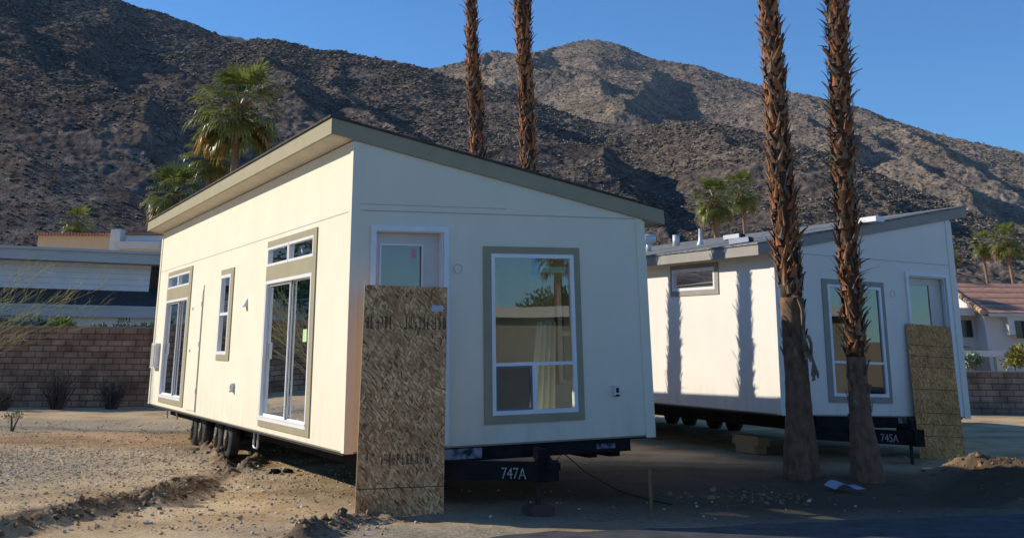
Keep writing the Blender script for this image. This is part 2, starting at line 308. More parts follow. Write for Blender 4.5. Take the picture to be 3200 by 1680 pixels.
def H(x, y):
    z = 0.035*fbm(x*0.35, y*0.35, 4, 3) + 0.018*fbm(x*2.1, y*2.1, 4, 5) + 0.012*fbm(x*7, y*7, 3, 8)
    d, s, t = seg_dist(x, y, TRENCH); z = z - 0.34*np.exp(-(d/0.3)**4)*(0.75+0.5*vnoise(x*2.5, y*2.5, 4))
    d, s, t = seg_dist(x, y, BERM); z = z + np.exp(-(d/0.24)**2)*(0.07 + 0.14*vnoise(x*3.2, y*3.2, 9) + 0.08*fbm(x*9, y*9, 3, 4))
    for L, w, a in ((CLOD1, 0.14, 0.13), (CLOD2, 0.16, 0.15), (CLOD3, 0.16, 0.12)):
        d, s, t = seg_dist(x, y, L); z = z + np.exp(-(d/w)**2)*a*(0.25 + 1.1*vnoise(x*5, y*5, 6) + 0.5*fbm(x*14, y*14, 2, 2))
    d, s, t = seg_dist(x, y, RUT1); z = z - 0.1*np.exp(-(d/0.2)**2)
    d, s, t = seg_dist(x, y, MOUND); z = z + np.exp(-(d/0.5)**2)*(0.14 + 0.16*vnoise(x*2.2, y*2.2, 12) + 0.08*fbm(x*8, y*8, 3, 3))
    d, s, t = seg_dist(x, y, PIT); z = z - 0.14*np.exp(-(d/0.6)**2) + 0.05*np.exp(-(d/0.9)**2)*fbm(x*6, y*6, 3, 1)
    for (px, py), r in (((4.23, 18.05), 0.75), ((5.0, 17.7), 0.7)):
        d = np.hypot(x-px, y-py); z = z + 0.07*np.exp(-(d/r)**2) + 0.05*np.exp(-((d-0.55)/0.25)**2)*fbm(x*6, y*6, 3, 7)
    d = np.hypot(x-3.3, y-17.0); z = z + 0.06*np.exp(-(d/0.5)**2)*(0.5+vnoise(x*6, y*6, 2))
    m = np.clip((y - road_y(x)) / 0.5, 0, 1); m = m*m*(3-2*m)
    return z*m - 0.012*(1-m)
def groundmat():
    m, n, l, b = nodes('desert_dirt'); tc = n.new('ShaderNodeTexCoord'); P = tc.outputs['Object']
    def noise(sc, d=5, r=0.55):
        t = n.new('ShaderNodeTexNoise'); t.inputs['Scale'].default_value = sc; t.inputs['Detail'].default_value = d; t.inputs['Roughness'].default_value = r; l.new(P, t.inputs['Vector']); return t.outputs[0]
    base = ramp(n, [(0.3, (0.38, 0.25, 0.13)), (0.5, (0.60, 0.435, 0.255)), (0.7, (0.70, 0.54, 0.34))]); l.new(noise(0.9, 7), base.inputs[0])
    grav = ramp(n, [(0.3, (0.15, 0.125, 0.095)), (0.5, (0.36, 0.31, 0.235)), (0.72, (0.56, 0.49, 0.38))]); l.new(noise(16, 5, 0.7), grav.inputs[0])
    sx = n.new('ShaderNodeSeparateXYZ'); l.new(P, sx.inputs[0])
    def blob(cx, cy, rx, ry):
        a = n.new('ShaderNodeMapping'); a.inputs['Location'].default_value = (-cx/rx, -cy/ry, 0); a.inputs['Scale'].default_value = (1/rx, 1/ry, 0); l.new(P, a.inputs[0])
        ln = n.new('ShaderNodeVectorMath'); ln.operation = 'LENGTH'; l.new(a.outputs[0], ln.inputs[0])
        mr = n.new('ShaderNodeMapRange'); mr.inputs[1].default_value = 0.5; mr.inputs[2].default_value = 1.15; mr.inputs[3].default_value = 1; mr.inputs[4].default_value = 0; l.new(ln.outputs['Value'], mr.inputs[0]); return mr.outputs[0]
    def mx(a, bb, op='MAXIMUM'):
        q = n.new('ShaderNodeMath'); q.operation = op; q.use_clamp = True
        for k, v in enumerate((a, bb)):
            if isinstance(v, float): q.inputs[k].default_value = v
            else: l.new(v, q.inputs[k])
        return q.outputs[0]
    g = mx(mx(blob(-8.2, 19.5, 4.2, 4.4), blob(-11, 28.5, 8, 3.0)), blob(-0.9, 13.0, 2.2, 0.8))
    g = mx(g, blob(4, 14.8, 5.5, 1.6))
    jn = ramp(n, [(0.35, (0, 0, 0)), (0.62, (1, 1, 1))]); l.new(noise(0.8, 6, 0.65), jn.inputs[0])
    g2 = mx(mx(g, jn.outputs[0], 'MULTIPLY'), mx(g, 0.72, 'MULTIPLY'), 'MAXIMUM')
    c = n.new('ShaderNodeMixRGB'); l.new(g2, c.inputs[0]); l.new(base.outputs[0], c.inputs[1]); l.new(grav.outputs[0], c.inputs[2])
    red = n.new('ShaderNodeMixRGB'); red.inputs[2].default_value = (0.42, 0.205, 0.09, 1); l.new(mx(mx(blob(-7.5, 25.0, 5.5, 2.0), 0.8, 'MULTIPLY'), noise(1.3), 'MULTIPLY'), red.inputs[0]); l.new(c.outputs[0], red.inputs[1])
    dk = n.new('ShaderNodeMixRGB'); dk.inputs[2].default_value = (0.085, 0.058, 0.041, 1); l.new(mx(mx(mx(blob(3.2, 17.6, 6.0, 4.4), blob(8.5, 18.0, 4.5, 3.2)), 0.9, 'MULTIPLY'), 0.0), dk.inputs[0]); l.new(red.outputs[0], dk.inputs[1]); red = dk  # shade under and between the homes, and at right, deepened in the soil colour
    at_ = n.new('ShaderNodeAttribute'); at_.attribute_name = 'dug_soil_shade'; dg = n.new('ShaderNodeMixRGB'); dg.inputs[2].default_value = (0.13, 0.085, 0.052, 1); l.new(mx(at_.outputs['Fac'], 0.85, 'MULTIPLY'), dg.inputs[0]); l.new(red.outputs[0], dg.inputs[1]); red = dg
    sp = ramp(n, [(0.33, (0.36, 0.33, 0.31)), (0.43, (1, 1, 1)), (0.62, (1, 1, 1)), (0.70, (1.45, 1.45, 1.4))]); l.new(noise(38, 4, 0.65), sp.inputs[0])
    fin = n.new('ShaderNodeMixRGB'); fin.blend_type = 'MULTIPLY'; fin.inputs[0].default_value = 0.8; l.new(red.outputs[0], fin.inputs[1]); l.new(sp.outputs[0], fin.inputs[2])
    l.new(fin.outputs[0], b.inputs['Base Color']); b.inputs['Roughness'].default_value = 1.0; b.inputs['Specular IOR Level'].default_value = 0.05
    bp = n.new('ShaderNodeBump'); bp.inputs['Strength'].default_value = 0.9; bp.inputs['Distance'].default_value = 0.035; l.new(noise(24, 7, 0.72), bp.inputs['Height']); l.new(bp.outputs[0], b.inputs['Normal'])
    return m
def nonuni(a, b, step, far, n):
    core = np.arange(a, b, step); e = np.geomspace(step, far, n)
    return np.concatenate([a - e[::-1], core, b + e - step + 1e-3])
gx = nonuni(-9.5, 9.5, 0.045, 3300, 66); gy = nonuni(12.4, 24.5, 0.045, 3700, 86); GX, GY = np.meshgrid(gx, gy)
fade = 1 / (1 + (np.maximum(np.hypot(GX, GY-18) - 60, 0) / 40.0)**2)
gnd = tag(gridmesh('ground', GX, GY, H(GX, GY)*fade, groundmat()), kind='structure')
soil_shade = np.zeros(GX.shape)  # dug soil on berm and clods, plus painted trench shadow and shadowy gravel band
for L, w, a in ((BERM, 0.27, 1.0), (TRENCH, 0.3, 0.75), (CLOD1, 0.2, 0.8), (CLOD2, 0.22, 0.8), (CLOD3, 0.22, 0.9), (gp((-300, 1366), (0, 1370), (250, 1378), (480, 1396), (660, 1404)), 0.75, 0.5), (gp((60, 1560), (300, 1530)), 0.25, 0.25)):
    soil_shade = np.maximum(soil_shade, a*np.clip(1.35*np.exp(-(seg_dist(GX, GY, L)[0]/w)**2)*(0.35 + 1.1*vnoise(GX*4.5, GY*4.5, 33)), 0, 1))
at_ = gnd.data.attributes.new('dug_soil_shade', 'FLOAT', 'POINT'); at_.data.foreach_set('value', soil_shade.astype(np.float32).ravel())
ASPH = pm('asphalt', (0.055, 0.056, 0.06), (0.10, 0.10, 0.10), 0.9, 3.5, 7, 0.7, 90, spec=0.25)
mb = MB(); ex = np.linspace(-30, 40, 281)
for a, b in zip(ex[:-1], ex[1:]):
    ja = 0.05*math.sin(a*5.1)+0.04*math.sin(a*13.7+1)-0.12; jb = 0.05*math.sin(b*5.1)+0.04*math.sin(b*13.7+1)-0.12
    mb.quad((a, -1, 0.006), (b, -1, 0.006), (b, float(road_y(b))+jb, 0.006), (a, float(road_y(a))+ja, 0.006))
tag(mb.build('road', ASPH), kind='structure')

# stones lying on the dirt: nobody could count them
ico = bmesh.new(); bmesh.ops.create_icosphere(ico, subdivisions=1, radius=1); IV = np.array([v.co[:] for v in ico.verts]); IF = np.array([[v.index for v in f.verts] for f in ico.faces]); ico.free()
def stones(name, mats, pts, smin, smax):
    n = len(pts); P = np.array(pts); sz = smin*(smax/smin)**(RNG.random(n)**2.2)
    V = IV[None]*(1 + 0.35*RNG.standard_normal((n, len(IV), 1))); V = V*sz[:, None, None]*(0.7+0.6*RNG.random((n, 1, 3)))*np.array([1, 1, 0.75])
    a = RNG.random(n)*6.28; ca, sa = np.cos(a), np.sin(a)
    V = np.stack([V[..., 0]*ca[:, None]-V[..., 1]*sa[:, None], V[..., 0]*sa[:, None]+V[..., 1]*ca[:, None], V[..., 2]], -1)
    z = H(P[:, 0], P[:, 1]); V += np.stack([P[:, 0], P[:, 1], z+sz*0.25], -1)[:, None]
    F = (IF[None] + (np.arange(n)*len(IV))[:, None, None]).reshape(-1, 3)
    me = bpy.data.meshes.new(name); me.from_pydata(V.reshape(-1, 3).tolist(), [], F.tolist())
    for m in mats: me.materials.append(m)
    me.polygons.foreach_set('material_index', np.repeat(RNG.integers(0, len(mats), n), len(IF)).astype(np.int32)); me.update()
    o = bpy.data.objects.new(name, me); COL.objects.link(o); return o
def inroad(p): return p[1] < float(road_y(p[0])) + 0.1
gpts = []
while len(gpts) < 13000:
    k = random.random()
    if k < 0.62: p = (random.gauss(-8.0, 2.0), random.gauss(20.0, 2.2))
    elif k < 0.75: p = (random.uniform(-14, -4), random.uniform(24, 30))
    elif k < 0.993: p = (random.uniform(-8, -1.2), random.uniform(12.9, 20))
    else: p = (random.uniform(-1.5, 5), random.uniform(12.9, 17))
    if not inroad(p) and p[1] > 12.6: gpts.append(p)
tag(stones('gravel', [pm('stone_pale', (0.66, 0.58, 0.46), (0.54, 0.47, 0.37), 0.9, 9), pm('stone_grey', (0.46, 0.41, 0.34), (0.36, 0.32, 0.26), 0.9, 9), pm('stone_brown', (0.44, 0.31, 0.19), (0.34, 0.23, 0.135), 0.9, 9)], gpts, 0.007, 0.026), 'loose grey and tan gravel strewn over the sunlit dirt', 'gravel', kind='stuff')
cpts = []
for L, n, w in ((BERM, 700, 0.2), (CLOD1, 110, 0.13), (CLOD2, 140, 0.14), (CLOD3, 170, 0.16), (MOUND, 300, 0.5), (gp((2300, 1545), (2400, 1560)), 160, 0.35)):
    for _ in range(n):
        i = random.randrange(len(L)-1); t = random.random()
        p = (L[i][0]*(1-t)+L[i+1][0]*t+random.gauss(0, w), L[i][1]*(1-t)+L[i+1][1]*t+random.gauss(0, w))
        if not inroad(p): cpts.append(p)
tag(stones('dirt_clods', [pm('clod_brown', (0.36, 0.235, 0.13), (0.26, 0.165, 0.09), 1.0, 9, bump=0.5), pm('clod_dark', (0.20, 0.135, 0.085), (0.14, 0.095, 0.06), 1.0, 9, bump=0.5)], cpts, 0.009, 0.045), 'dark crumbled dirt clods heaped along the dug ruts', 'dirt clods', kind='stuff')

# ------------------------------------------------------------------ mountains
def rockmat(name, dark, mid, light, sc, shrub):
    m, n, l, b = nodes(name); tc = n.new('ShaderNodeTexCoord'); P = tc.outputs['Object']
    def noise(s, d=6, r=0.6):
        t = n.new('ShaderNodeTexNoise'); t.inputs['Scale'].default_value = s; t.inputs['Detail'].default_value = d; t.inputs['Roughness'].default_value = r; l.new(P, t.inputs['Vector']); return t.outputs[0]
    r = ramp(n, [(0.32, dark), (0.5, mid), (0.68, light)]); l.new(noise(sc, 8, 0.7), r.inputs[0])
    r2 = ramp(n, [(0.35, (0.62, 0.62, 0.66)), (0.65, (1.25, 1.2, 1.15))]); l.new(noise(sc*0.12, 5), r2.inputs[0])
    mx = n.new('ShaderNodeMixRGB'); mx.blend_type = 'MULTIPLY'; mx.inputs[0].default_value = 1; l.new(r.outputs[0], mx.inputs[1]); l.new(r2.outputs[0], mx.inputs[2])
    v = n.new('ShaderNodeTexVoronoi'); v.inputs['Scale'].default_value = shrub; l.new(P, v.inputs['Vector'])
    r3 = ramp(n, [(0.22, (1, 1, 1)), (0.42, (0, 0, 0))]); l.new(v.outputs['Distance'], r3.inputs[0])
    r4 = ramp(n, [(0.46, (0, 0, 0)), (0.6, (1, 1, 1))]); l.new(noise(sc*0.5, 5), r4.inputs[0])
    mm = n.new('ShaderNodeMixRGB'); mm.blend_type = 'MULTIPLY'; mm.inputs[0].default_value = 1; l.new(r3.outputs[0], mm.inputs[1]); l.new(r4.outputs[0], mm.inputs[2])
    sh = n.new('ShaderNodeMixRGB'); sh.inputs[2].default_value = (0.045, 0.05, 0.03, 1); l.new(mm.outputs[0], sh.inputs[0]); l.new(mx.outputs[0], sh.inputs[1])
    l.new(sh.outputs[0], b.inputs['Base Color']); b.inputs['Roughness'].default_value = 1.0; b.inputs['Specular IOR Level'].default_value = 0.0
    bp = n.new('ShaderNodeBump'); bp.inputs['Strength'].default_value = 1.0; bp.inputs['Distance'].default_value = 0.35/sc*0.6; l.new(noise(sc*2.2, 5, 0.75), bp.inputs['Height']); l.new(bp.outputs[0], b.inputs['Normal'])
    return m
def az_el(x, y): r = ray(x, y); return math.atan2(r[0], r[1]), r[2] / math.hypot(r[0], r[1])
def mountain(name, crest, foot, depth, spurs, material, az0, az1, nx, ny, rough, seed, lmul, footz=0.0, base_pow=1.15, cn=0.012):
    ca = np.array([az_el(x*1.2422, y*1.2422)[0] for x, y, d in crest]); ce = np.array([az_el(x*1.2422, y*1.2422)[1] for x, y, d in crest]); cd = np.array([d for x, y, d in crest])
    az = np.linspace(az0, az1, nx) if az0 > math.radians(-25) else np.concatenate([np.linspace(math.radians(-82), az0, 90)[:-1], np.linspace(az0, az1, nx)]); el = np.interp(az, ca, ce); D = np.interp(az, ca, cd)
    k = np.ones(9)/9; el = np.convolve(np.pad(el, 4, 'edge'), k, 'valid'); kk = np.ones(41)/41; D = np.convolve(np.pad(D, 20, 'edge'), kk, 'valid')
    T = np.linspace(0, 1.18, ny)[:, None]; R = foot + (D[None] - foot)*T
    X = R*np.sin(az)[None]; Y = R*np.cos(az)[None]; Hc = (el*D)[None] + CAMZ
    Z = footz + (Hc-footz)*np.where(T <= 1, np.maximum(T, 0)**base_pow, 1 - (T-1)*2.2)
    Zb = Z.copy(); r1 = Z[:, 0]
    for pts, kl, kr in spurs:
        w = []
        for x, y, lift in pts:
            a_, e_ = az_el(x*1.2422, y*1.2422); e0 = np.interp(a_, az, el); H0 = np.interp(a_, az, Hc[0]); D0 = np.interp(a_, az, D)
            tt = np.linspace(0.02, 1, 400); rr = foot + (D0-foot)*tt; ee = (footz + (H0-footz)*tt**base_pow - CAMZ)/rr; t0 = tt[np.argmin(np.abs(ee-e_))]; d0 = (foot + (D0-foot)*t0)*(1-lift)
            zb = footz + (H0-footz)*max((d0-foot)/(D0-foot), 0)**base_pow
            w.append((d0*math.sin(a_), d0*math.cos(a_), max(CAMZ + d0*e_ - zb, 0.0)))
        bump = np.zeros(X.shape)
        jx = X + rough*3.0*fbm(X/(rough*14), Y/(rough*14), 3, seed+50); jy = Y + rough*3.0*fbm(X/(rough*14), Y/(rough*14), 3, seed+61)
        for (ax, ay, ah), (bx, by, bh) in zip(w[:-1], w[1:]):
            dx, dy = bx-ax, by-ay; n2 = dx*dx+dy*dy; t = np.clip(((jx-ax)*dx + (jy-ay)*dy)/n2, 0, 1)
            d = np.hypot(jx-ax-t*dx, jy-ay-t*dy); hb = (ah + (bh-ah)*t)*lmul
            sunless = (jx-ax)*dy - (jy-ay)*dx < 0
            bump = np.maximum(bump, hb*np.maximum(0, 1 - d/np.maximum(hb*np.where(sunless, kr, kl), 1e-3)))
        Z = np.maximum(Z, Zb + bump)
    env = np.clip(T*6, 0, 1)*np.where(T < 1, np.clip((1.0-T)*5 + 0.12, 0, 1), 0.3)
    big = rough*2.6*(ridged(X/(rough*46), Y/(rough*46), 2, seed) - 0.45)
    midn = rough*0.62*(ridged(X/(rough*7), Y/(rough*7), 2, seed+3) - 0.45)
    nearw = np.clip((R - foot)/(D[None]-foot)*2.0 - 0.25, 0, 1); fine = rough*((0.10+0.30*nearw)*fbm(X/(rough*1.5), Y/(rough*1.5), 2, seed+7, 0.8) + 0.16*fbm(X/(rough*0.6), Y/(rough*0.6), 2, seed+9, 0.8))
    Z = Z + env*(big + midn) + np.clip(T*6, 0, 1)*fine*0.9
    tag(gridmesh(name, X, Y, Z, material), kind='structure'); return az, T[:, 0], X, Y, Z
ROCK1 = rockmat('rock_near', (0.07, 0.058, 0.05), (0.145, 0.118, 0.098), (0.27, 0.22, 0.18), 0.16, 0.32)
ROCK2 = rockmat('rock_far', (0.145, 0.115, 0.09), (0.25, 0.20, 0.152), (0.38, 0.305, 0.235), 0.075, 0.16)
crest1 = [(-900, -260, 900), (-300, -160, 980), (-60, -95, 1020), (130, -42, 1040), (290, -5, 1050), (345, 18, 1050), (395, 30, 1050), (450, 48, 1040), (500, 66, 1030), (550, 88, 1020), (585, 103, 1010), (640, 100, 1000), (690, 98, 980), (740, 108, 970), (800, 125, 960), (860, 128, 940), (920, 142, 920), (990, 155, 890), (1050, 168, 860), (1085, 176, 840), (1130, 196, 810), (1200, 212, 790), (1260, 225, 770), (1340, 250, 740), (1420, 285, 715), (1500, 312, 690), (1580, 322, 675), (1650, 316, 660), (1720, 310, 650), (1790, 312, 640), (1860, 325, 625), (1950, 345, 600), (2060, 378, 570), (2150, 412, 545), (2250, 455, 520), (2340, 492, 500), (2425, 525, 480), (2520, 560, 460), (2700, 620, 430), (3100, 720, 380)]
spurs1 = [([(545, 88, 0.0), (620, 130, 0.06), (685, 185, 0.14), (740, 240, 0.2), (790, 290, 0.2), (830, 340, 0.12)], 5.0, 1.5),
          ([(300, 5, 0.0), (230, 90, 0.06), (190, 185, 0.12), (240, 245, 0.18), (310, 305, 0.22), (370, 390, 0.2), (430, 470, 0.1)], 5.0, 1.5),
          ([(-120, 400, 0.1), (0, 440, 0.2), (80, 470, 0.24), (140, 515, 0.24), (190, 570, 0.15)], 5.0, 1.5),
          ([(870, 130, 0.0), (835, 190, 0.03), (850, 240, 0.08), (930, 300, 0.14), (1010, 370, 0.14), (1090, 440, 0.08)], 5.0, 1.5),
          ([(1130, 196, 0.0), (1240, 262, 0.06), (1360, 335, 0.14), (1450, 380, 0.2), (1530, 430, 0.22), (1580, 490, 0.15)], 5.0, 1.5),
          ([(1650, 316, 0.0), (1760, 350, 0.05), (1880, 400, 0.12), (2000, 440, 0.15), (2130, 500, 0.12)], 5.0, 1.5),
          ([(60, -60, 0.0), (-10, 40, 0.06), (60, 130, 0.12), (120, 215, 0.15), (160, 300, 0.1)], 5.0, 1.5)]
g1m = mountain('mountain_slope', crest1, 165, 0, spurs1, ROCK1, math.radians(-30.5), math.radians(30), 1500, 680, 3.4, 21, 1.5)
crest2 = [(900, 230, 2000), (1000, 200, 2050), (1085, 173, 2100), (1150, 158, 2150), (1200, 140, 2200), (1240, 127, 2200), (1290, 133, 2200), (1330, 138, 2220), (1380, 122, 2260), (1430, 108, 2300), (1470, 101, 2300), (1510, 101, 2300), (1560, 112, 2280), (1610, 134, 2240), (1650, 150, 2200), (1700, 158, 2150), (1760, 166, 2100), (1820, 190, 2060), (1880, 208, 2020), (1930, 220, 1980), (2000, 233, 1900), (2080, 250, 1850), (2170, 273, 1800), (2230, 298, 1750), (2300, 322, 1700), (2380, 345, 1640), (2470, 365, 1580), (2576, 386, 1520), (2800, 440, 1400), (3200, 540, 1200)]
spurs2 = [([(1240, 127, 0.0), (1212, 148, 0.06), (1222, 178, 0.12), (1280, 220, 0.15), (1330, 262, 0.12)], 5.0, 1.45),
          ([(1385, 120, 0.0), (1350, 138, 0.09), (1342, 158, 0.17), (1372, 182, 0.20), (1410, 200, 0.14)], 4.0, 1.5),
          ([(1420, 172, 0.10), (1490, 192, 0.17), (1530, 232, 0.20), (1560, 280, 0.14)], 4.0, 1.4),
          ([(1660, 178, 0.05), (1600, 215, 0.15), (1566, 245, 0.24), (1580, 272, 0.26), (1640, 300, 0.2)], 4.0, 1.5),
          ([(1700, 158, 0.0), (1760, 185, 0.03), (1850, 215, 0.06), (1930, 250, 0.08), (2010, 300, 0.10)], 5.0, 1.5),
          ([(1860, 250, 0.08), (1950, 262, 0.16), (2040, 300, 0.18), (2110, 360, 0.14)], 4.0, 1.4),
          ([(2000, 233, 0.0), (2100, 290, 0.04), (2200, 350, 0.08), (2330, 430, 0.12), (2450, 490, 0.12)], 5.0, 1.5),
          ([(2170, 273, 0.0), (2260, 330, 0.05), (2380, 390, 0.09), (2500, 440, 0.1)], 5.0, 1.5)]
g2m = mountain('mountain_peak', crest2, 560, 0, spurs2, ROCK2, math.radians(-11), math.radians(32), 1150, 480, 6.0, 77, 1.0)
crest3 = [(300, 140, 3350), (480, 120, 3350), (520, 98, 3350), (555, 88, 3350), (575, 86, 3350), (590, 92, 3350), (603, 86, 3350), (618, 98, 3350), (650, 118, 3350), (800, 160, 3350)]
mountain('distant_summit', crest3, 2550, 0, [], rockmat('rock_distant', (0.24, 0.25, 0.28), (0.34, 0.35, 0.37), (0.44, 0.44, 0.45), 0.04, 0.08), math.radians(-17), math.radians(-8), 200, 120, 7.0, 5, 1.0)  # blue haze of distance is put into this rock colour

OV = np.array([(1,0,0),(-1,0,0),(0,1,0),(0,-1,0),(0,0,1),(0,0,-0.6)], float); OF = np.array([(0,2,4),(2,1,4),(1,3,4),(3,0,4),(2,0,5),(1,2,5),(3,1,5),(0,3,5)])
def scrub(name, gm, n, t0, t1, a0, a1, smin, smax, mats, wts, label, seed):
    az, T, X, Y, Z = gm; rg = np.random.default_rng(seed)
    ci = np.searchsorted(az, np.radians(rg.uniform(a0, a1, n*3))); ri = np.searchsorted(T, t0 + (t1-t0)*rg.random(n*3)**1.15); ci = np.clip(ci, 0, len(az)-1); ri = np.clip(ri, 0, len(T)-1)
    P = np.stack([X[ri, ci], Y[ri, ci], Z[ri, ci]], -1); k = vnoise(P[:, 0]/35, P[:, 1]/35, seed) + 0.6*vnoise(P[:, 0]/9, P[:, 1]/9, seed+2) > 0.62; P = P[k][:n]; n = len(P)
    R = np.hypot(P[:, 0], P[:, 1]); sz = (smin + (smax-smin)*rg.random(n)**2)*np.clip(R/R.max()*1.15, 0.22, 1)
    V = OV[None]*(1 + 0.3*rg.standard_normal((n, 6, 3)))*sz[:, None, None]*np.array([1.15, 1.15, 0.62]); V = V + (P + np.stack([0*sz, 0*sz, sz*0.35], -1))[:, None]
    F = (OF[None] + (np.arange(n)*6)[:, None, None]).reshape(-1, 3); me = bpy.data.meshes.new(name); me.from_pydata(V.reshape(-1, 3).tolist(), [], F.tolist())
    for m in mats: me.materials.append(m)
    me.polygons.foreach_set('material_index', np.repeat(rg.choice(len(mats), n, p=wts), 8).astype(np.int32)); me.update()
    o = bpy.data.objects.new(name, me); COL.objects.link(o); return tag(o, label, 'rocks and scrub', kind='stuff')
RB = [pm('scrub_dark', (0.05, 0.048, 0.035), (0.075, 0.07, 0.05), 1.0, 0.2), pm('scrub_tan', (0.20, 0.165, 0.11), (0.27, 0.22, 0.16), 1.0, 0.2), pm('boulder_pale', (0.30, 0.25, 0.21), (0.38, 0.32, 0.27), 1.0, 0.2), pm('boulder_brown', (0.15, 0.12, 0.10), (0.20, 0.165, 0.14), 1.0, 0.2)]
scrub('hillside_scrub', g1m, 85000, 0.01, 1.0, -28, 29, 0.5, 1.6, RB, [0.46, 0.2, 0.09, 0.25], 'dark scrub and boulders speckling the near mountain slope', 5)
scrub('hillside_scrub', g2m, 30000, 0.25, 1.0, -10, 30, 0.9, 2.4, RB, [0.30, 0.24, 0.22, 0.24], 'scrub and boulders speckling the far sunlit mountain peak', 9)

# ------------------------------------------------------------------ mobile homes
def Rz(a): return Matrix.Rotation(a, 4, 'Z')
def frame_rect(mb, P, a0, a1, b0, b1, t, d0, d1):      # picture-frame of four bars; P(a, b, d) -> point
    for q in ((a0, a1, b0, b0+t), (a0, a1, b1-t, b1), (a0, a0+t, b0+t, b1-t), (a1-t, a1, b0+t, b1-t)): pbox(mb, P, *q, d0, d1)
def pbox(mb, P, a0, a1, b0, b1, d0, d1, mi=0):
    mb.hexa([P(a0,b0,d0), P(a1,b0,d0), P(a1,b0,d1), P(a0,b0,d1), P(a0,b1,d0), P(a1,b1,d0), P(a1,b1,d1), P(a0,b1,d1)], mi)
def home(name, M, HW, L, z0, z1, ovl, ovr, fascia_h, wallm, trimm, shingm, soffm, holes_f, holes_s, label, floor_z, holes_r=()):
    root = empty(name, M); tag(root, label, 'mobile home')
    sl = (z1 - z0)/HW; top = lambda u: z0 + sl*u
    PF = lambda u, w, d=0: (u, -d, w)                   # d outward
    PS = lambda v, w, d=0: (-d, v, w)
    mb = MB()
    panel(mb, lambda u, w: (u, 0, w), (0, HW), top, holes_f)
    panel(mb, lambda v, w: (0, v, w), (0, L), lambda v: z0, holes_s)
    panel(mb, lambda v, w: (HW, v, w), (0, L), lambda v: z1, list(holes_r)); mb.quad((0, L, 0), (HW, L, 0), (HW, L, z1), (0, L, z0))
    ho = [(-1, -1)]
    mb.build('wall', wallm, root)
    mb = MB(); i = 0.1
    panel(mb, lambda u, w: (u, i, w), (i, HW-i), lambda u: top(u)-0.02, [(max(h[0]-0.0, i), h[1], h[2], h[3]) for h in holes_f])
    panel(mb, lambda v, w: (i, v, w), (i, L-i), lambda v: z0-0.02, [(h[0], h[1], h[2], h[3]) for h in holes_s])
    panel(mb, lambda v, w: (HW-i, v, w), (i, L-i), lambda v: z1-0.02, list(holes_r)); mb.quad((i, L-i, 0), (HW-i, L-i, 0), (HW-i, L-i, z1-0.02), (i, L-i, z0-0.02))
    mb.quad((i, i, z0-0.03), (HW-i, i, z1-0.03), (HW-i, L-i, z1-0.03), (i, L-i, z0-0.03))
    mb.quad((i, 5.2, 0), (HW-1.2, 5.2, 0), (HW-1.2, 5.2, z1-0.1), (i, 5.2, z0-0.1))
    mb.build('interior_lining', INTERIOR, root)
    mb = MB(); mb.box(0.02, HW-0.02, 0.02, L-0.02, -0.02, 0.03); mb.build('floor', CARPET, root)
    # roof deck, shingles, fascia, soffit
    a, b = -ovl, HW+ovr; f0, f1 = -0.035, L+0.3; zt = fascia_h
    mb = MB(); T = lambda u, dz: top(u)+dz
    sa, sb, s0, s1 = a-0.025, b+0.025, f0-0.02, f1+0.02
    mb.hexa([(sa, s0, T(sa, zt)), (sb, s0, T(sb, zt)), (sb, s1, T(sb, zt)), (sa, s1, T(sa, zt)), (sa, s0, T(sa, zt+0.028)), (sb, s0, T(sb, zt+0.028)), (sb, s1, T(sb, zt+0.028)), (sa, s1, T(sa, zt+0.028))])
    roof = mb.build('roof', shingm, root)
    mb = MB(); t = 0.03
    for (u0, u1, v0, v1) in ((a, b, f0, f0+t), (a, b, f1-t, f1), (a, a+t, f0+t, f1-t), (b-t, b, f0+t, f1-t)):
        mb.hexa([(u0, v0, T(u0, 0.0)), (u1, v0, T(u1, 0.0)), (u1, v1, T(u1, 0.0)), (u0, v1, T(u0, 0.0)), (u0, v0, T(u0, zt-0.003)), (u1, v0, T(u1, zt-0.003)), (u1, v1, T(u1, zt-0.003)), (u0, v1, T(u0, zt-0.003))])
    mb.build('fascia', trimm, root)
    mb = MB(); n = int((f1-f0)/0.1)
    for k in range(n):                                  # vented soffit boards
        y0 = f0+t+ (f1-f0-2*t)*k/n; y1 = f0+t+(f1-f0-2*t)*(k+1)/n-0.008
        for u0, u1 in ((a+t+0.002, 0.0), (HW, b-t-0.002)):
            mb.hexa([(u0, y0, T(u0, 0.012)), (u1, y0, T(u1, 0.012)), (u1, y1, T(u1, 0.012)), (u0, y1, T(u0, 0.012)), (u0, y0, T(u0, 0.03)), (u1, y0, T(u1, 0.03)), (u1, y1, T(u1, 0.03)), (u0, y1, T(u0, 0.03))])
    mb.hexa([(0.0, f0+t, T(0, 0.02)), (HW, f0+t, T(HW, 0.02)), (HW, f1-t, T(HW, 0.02)), (0, f1-t, T(0, 0.02)), (0, f0+t, T(0, 0.04)), (HW, f0+t, T(HW, 0.04)), (HW, f1-t, T(HW, 0.04)), (0, f1-t, T(0, 0.04))])
    mb.build('soffit', soffm, root)
    # corner boards, joints
    c = 0.016
    for Pq, q in ((PF, (0.0, 0.10, -0.02, z0-0.02 if sl < 0 else z0-0.005)), (PF, (HW-0.125, HW+c, -0.03, z1-0.03 if sl < 0 else top(HW-0.125)-0.005)), (PS, (L-0.11, L+c, -0.01, z0-0.02)), (PS, (-c, 0.10, -0.012, z0-0.02))):
        mb = MB(); pbox(mb, Pq, *q, 0, c); mb.build('corner_board', wallm, root)
    return root, PF, PS, top, roof
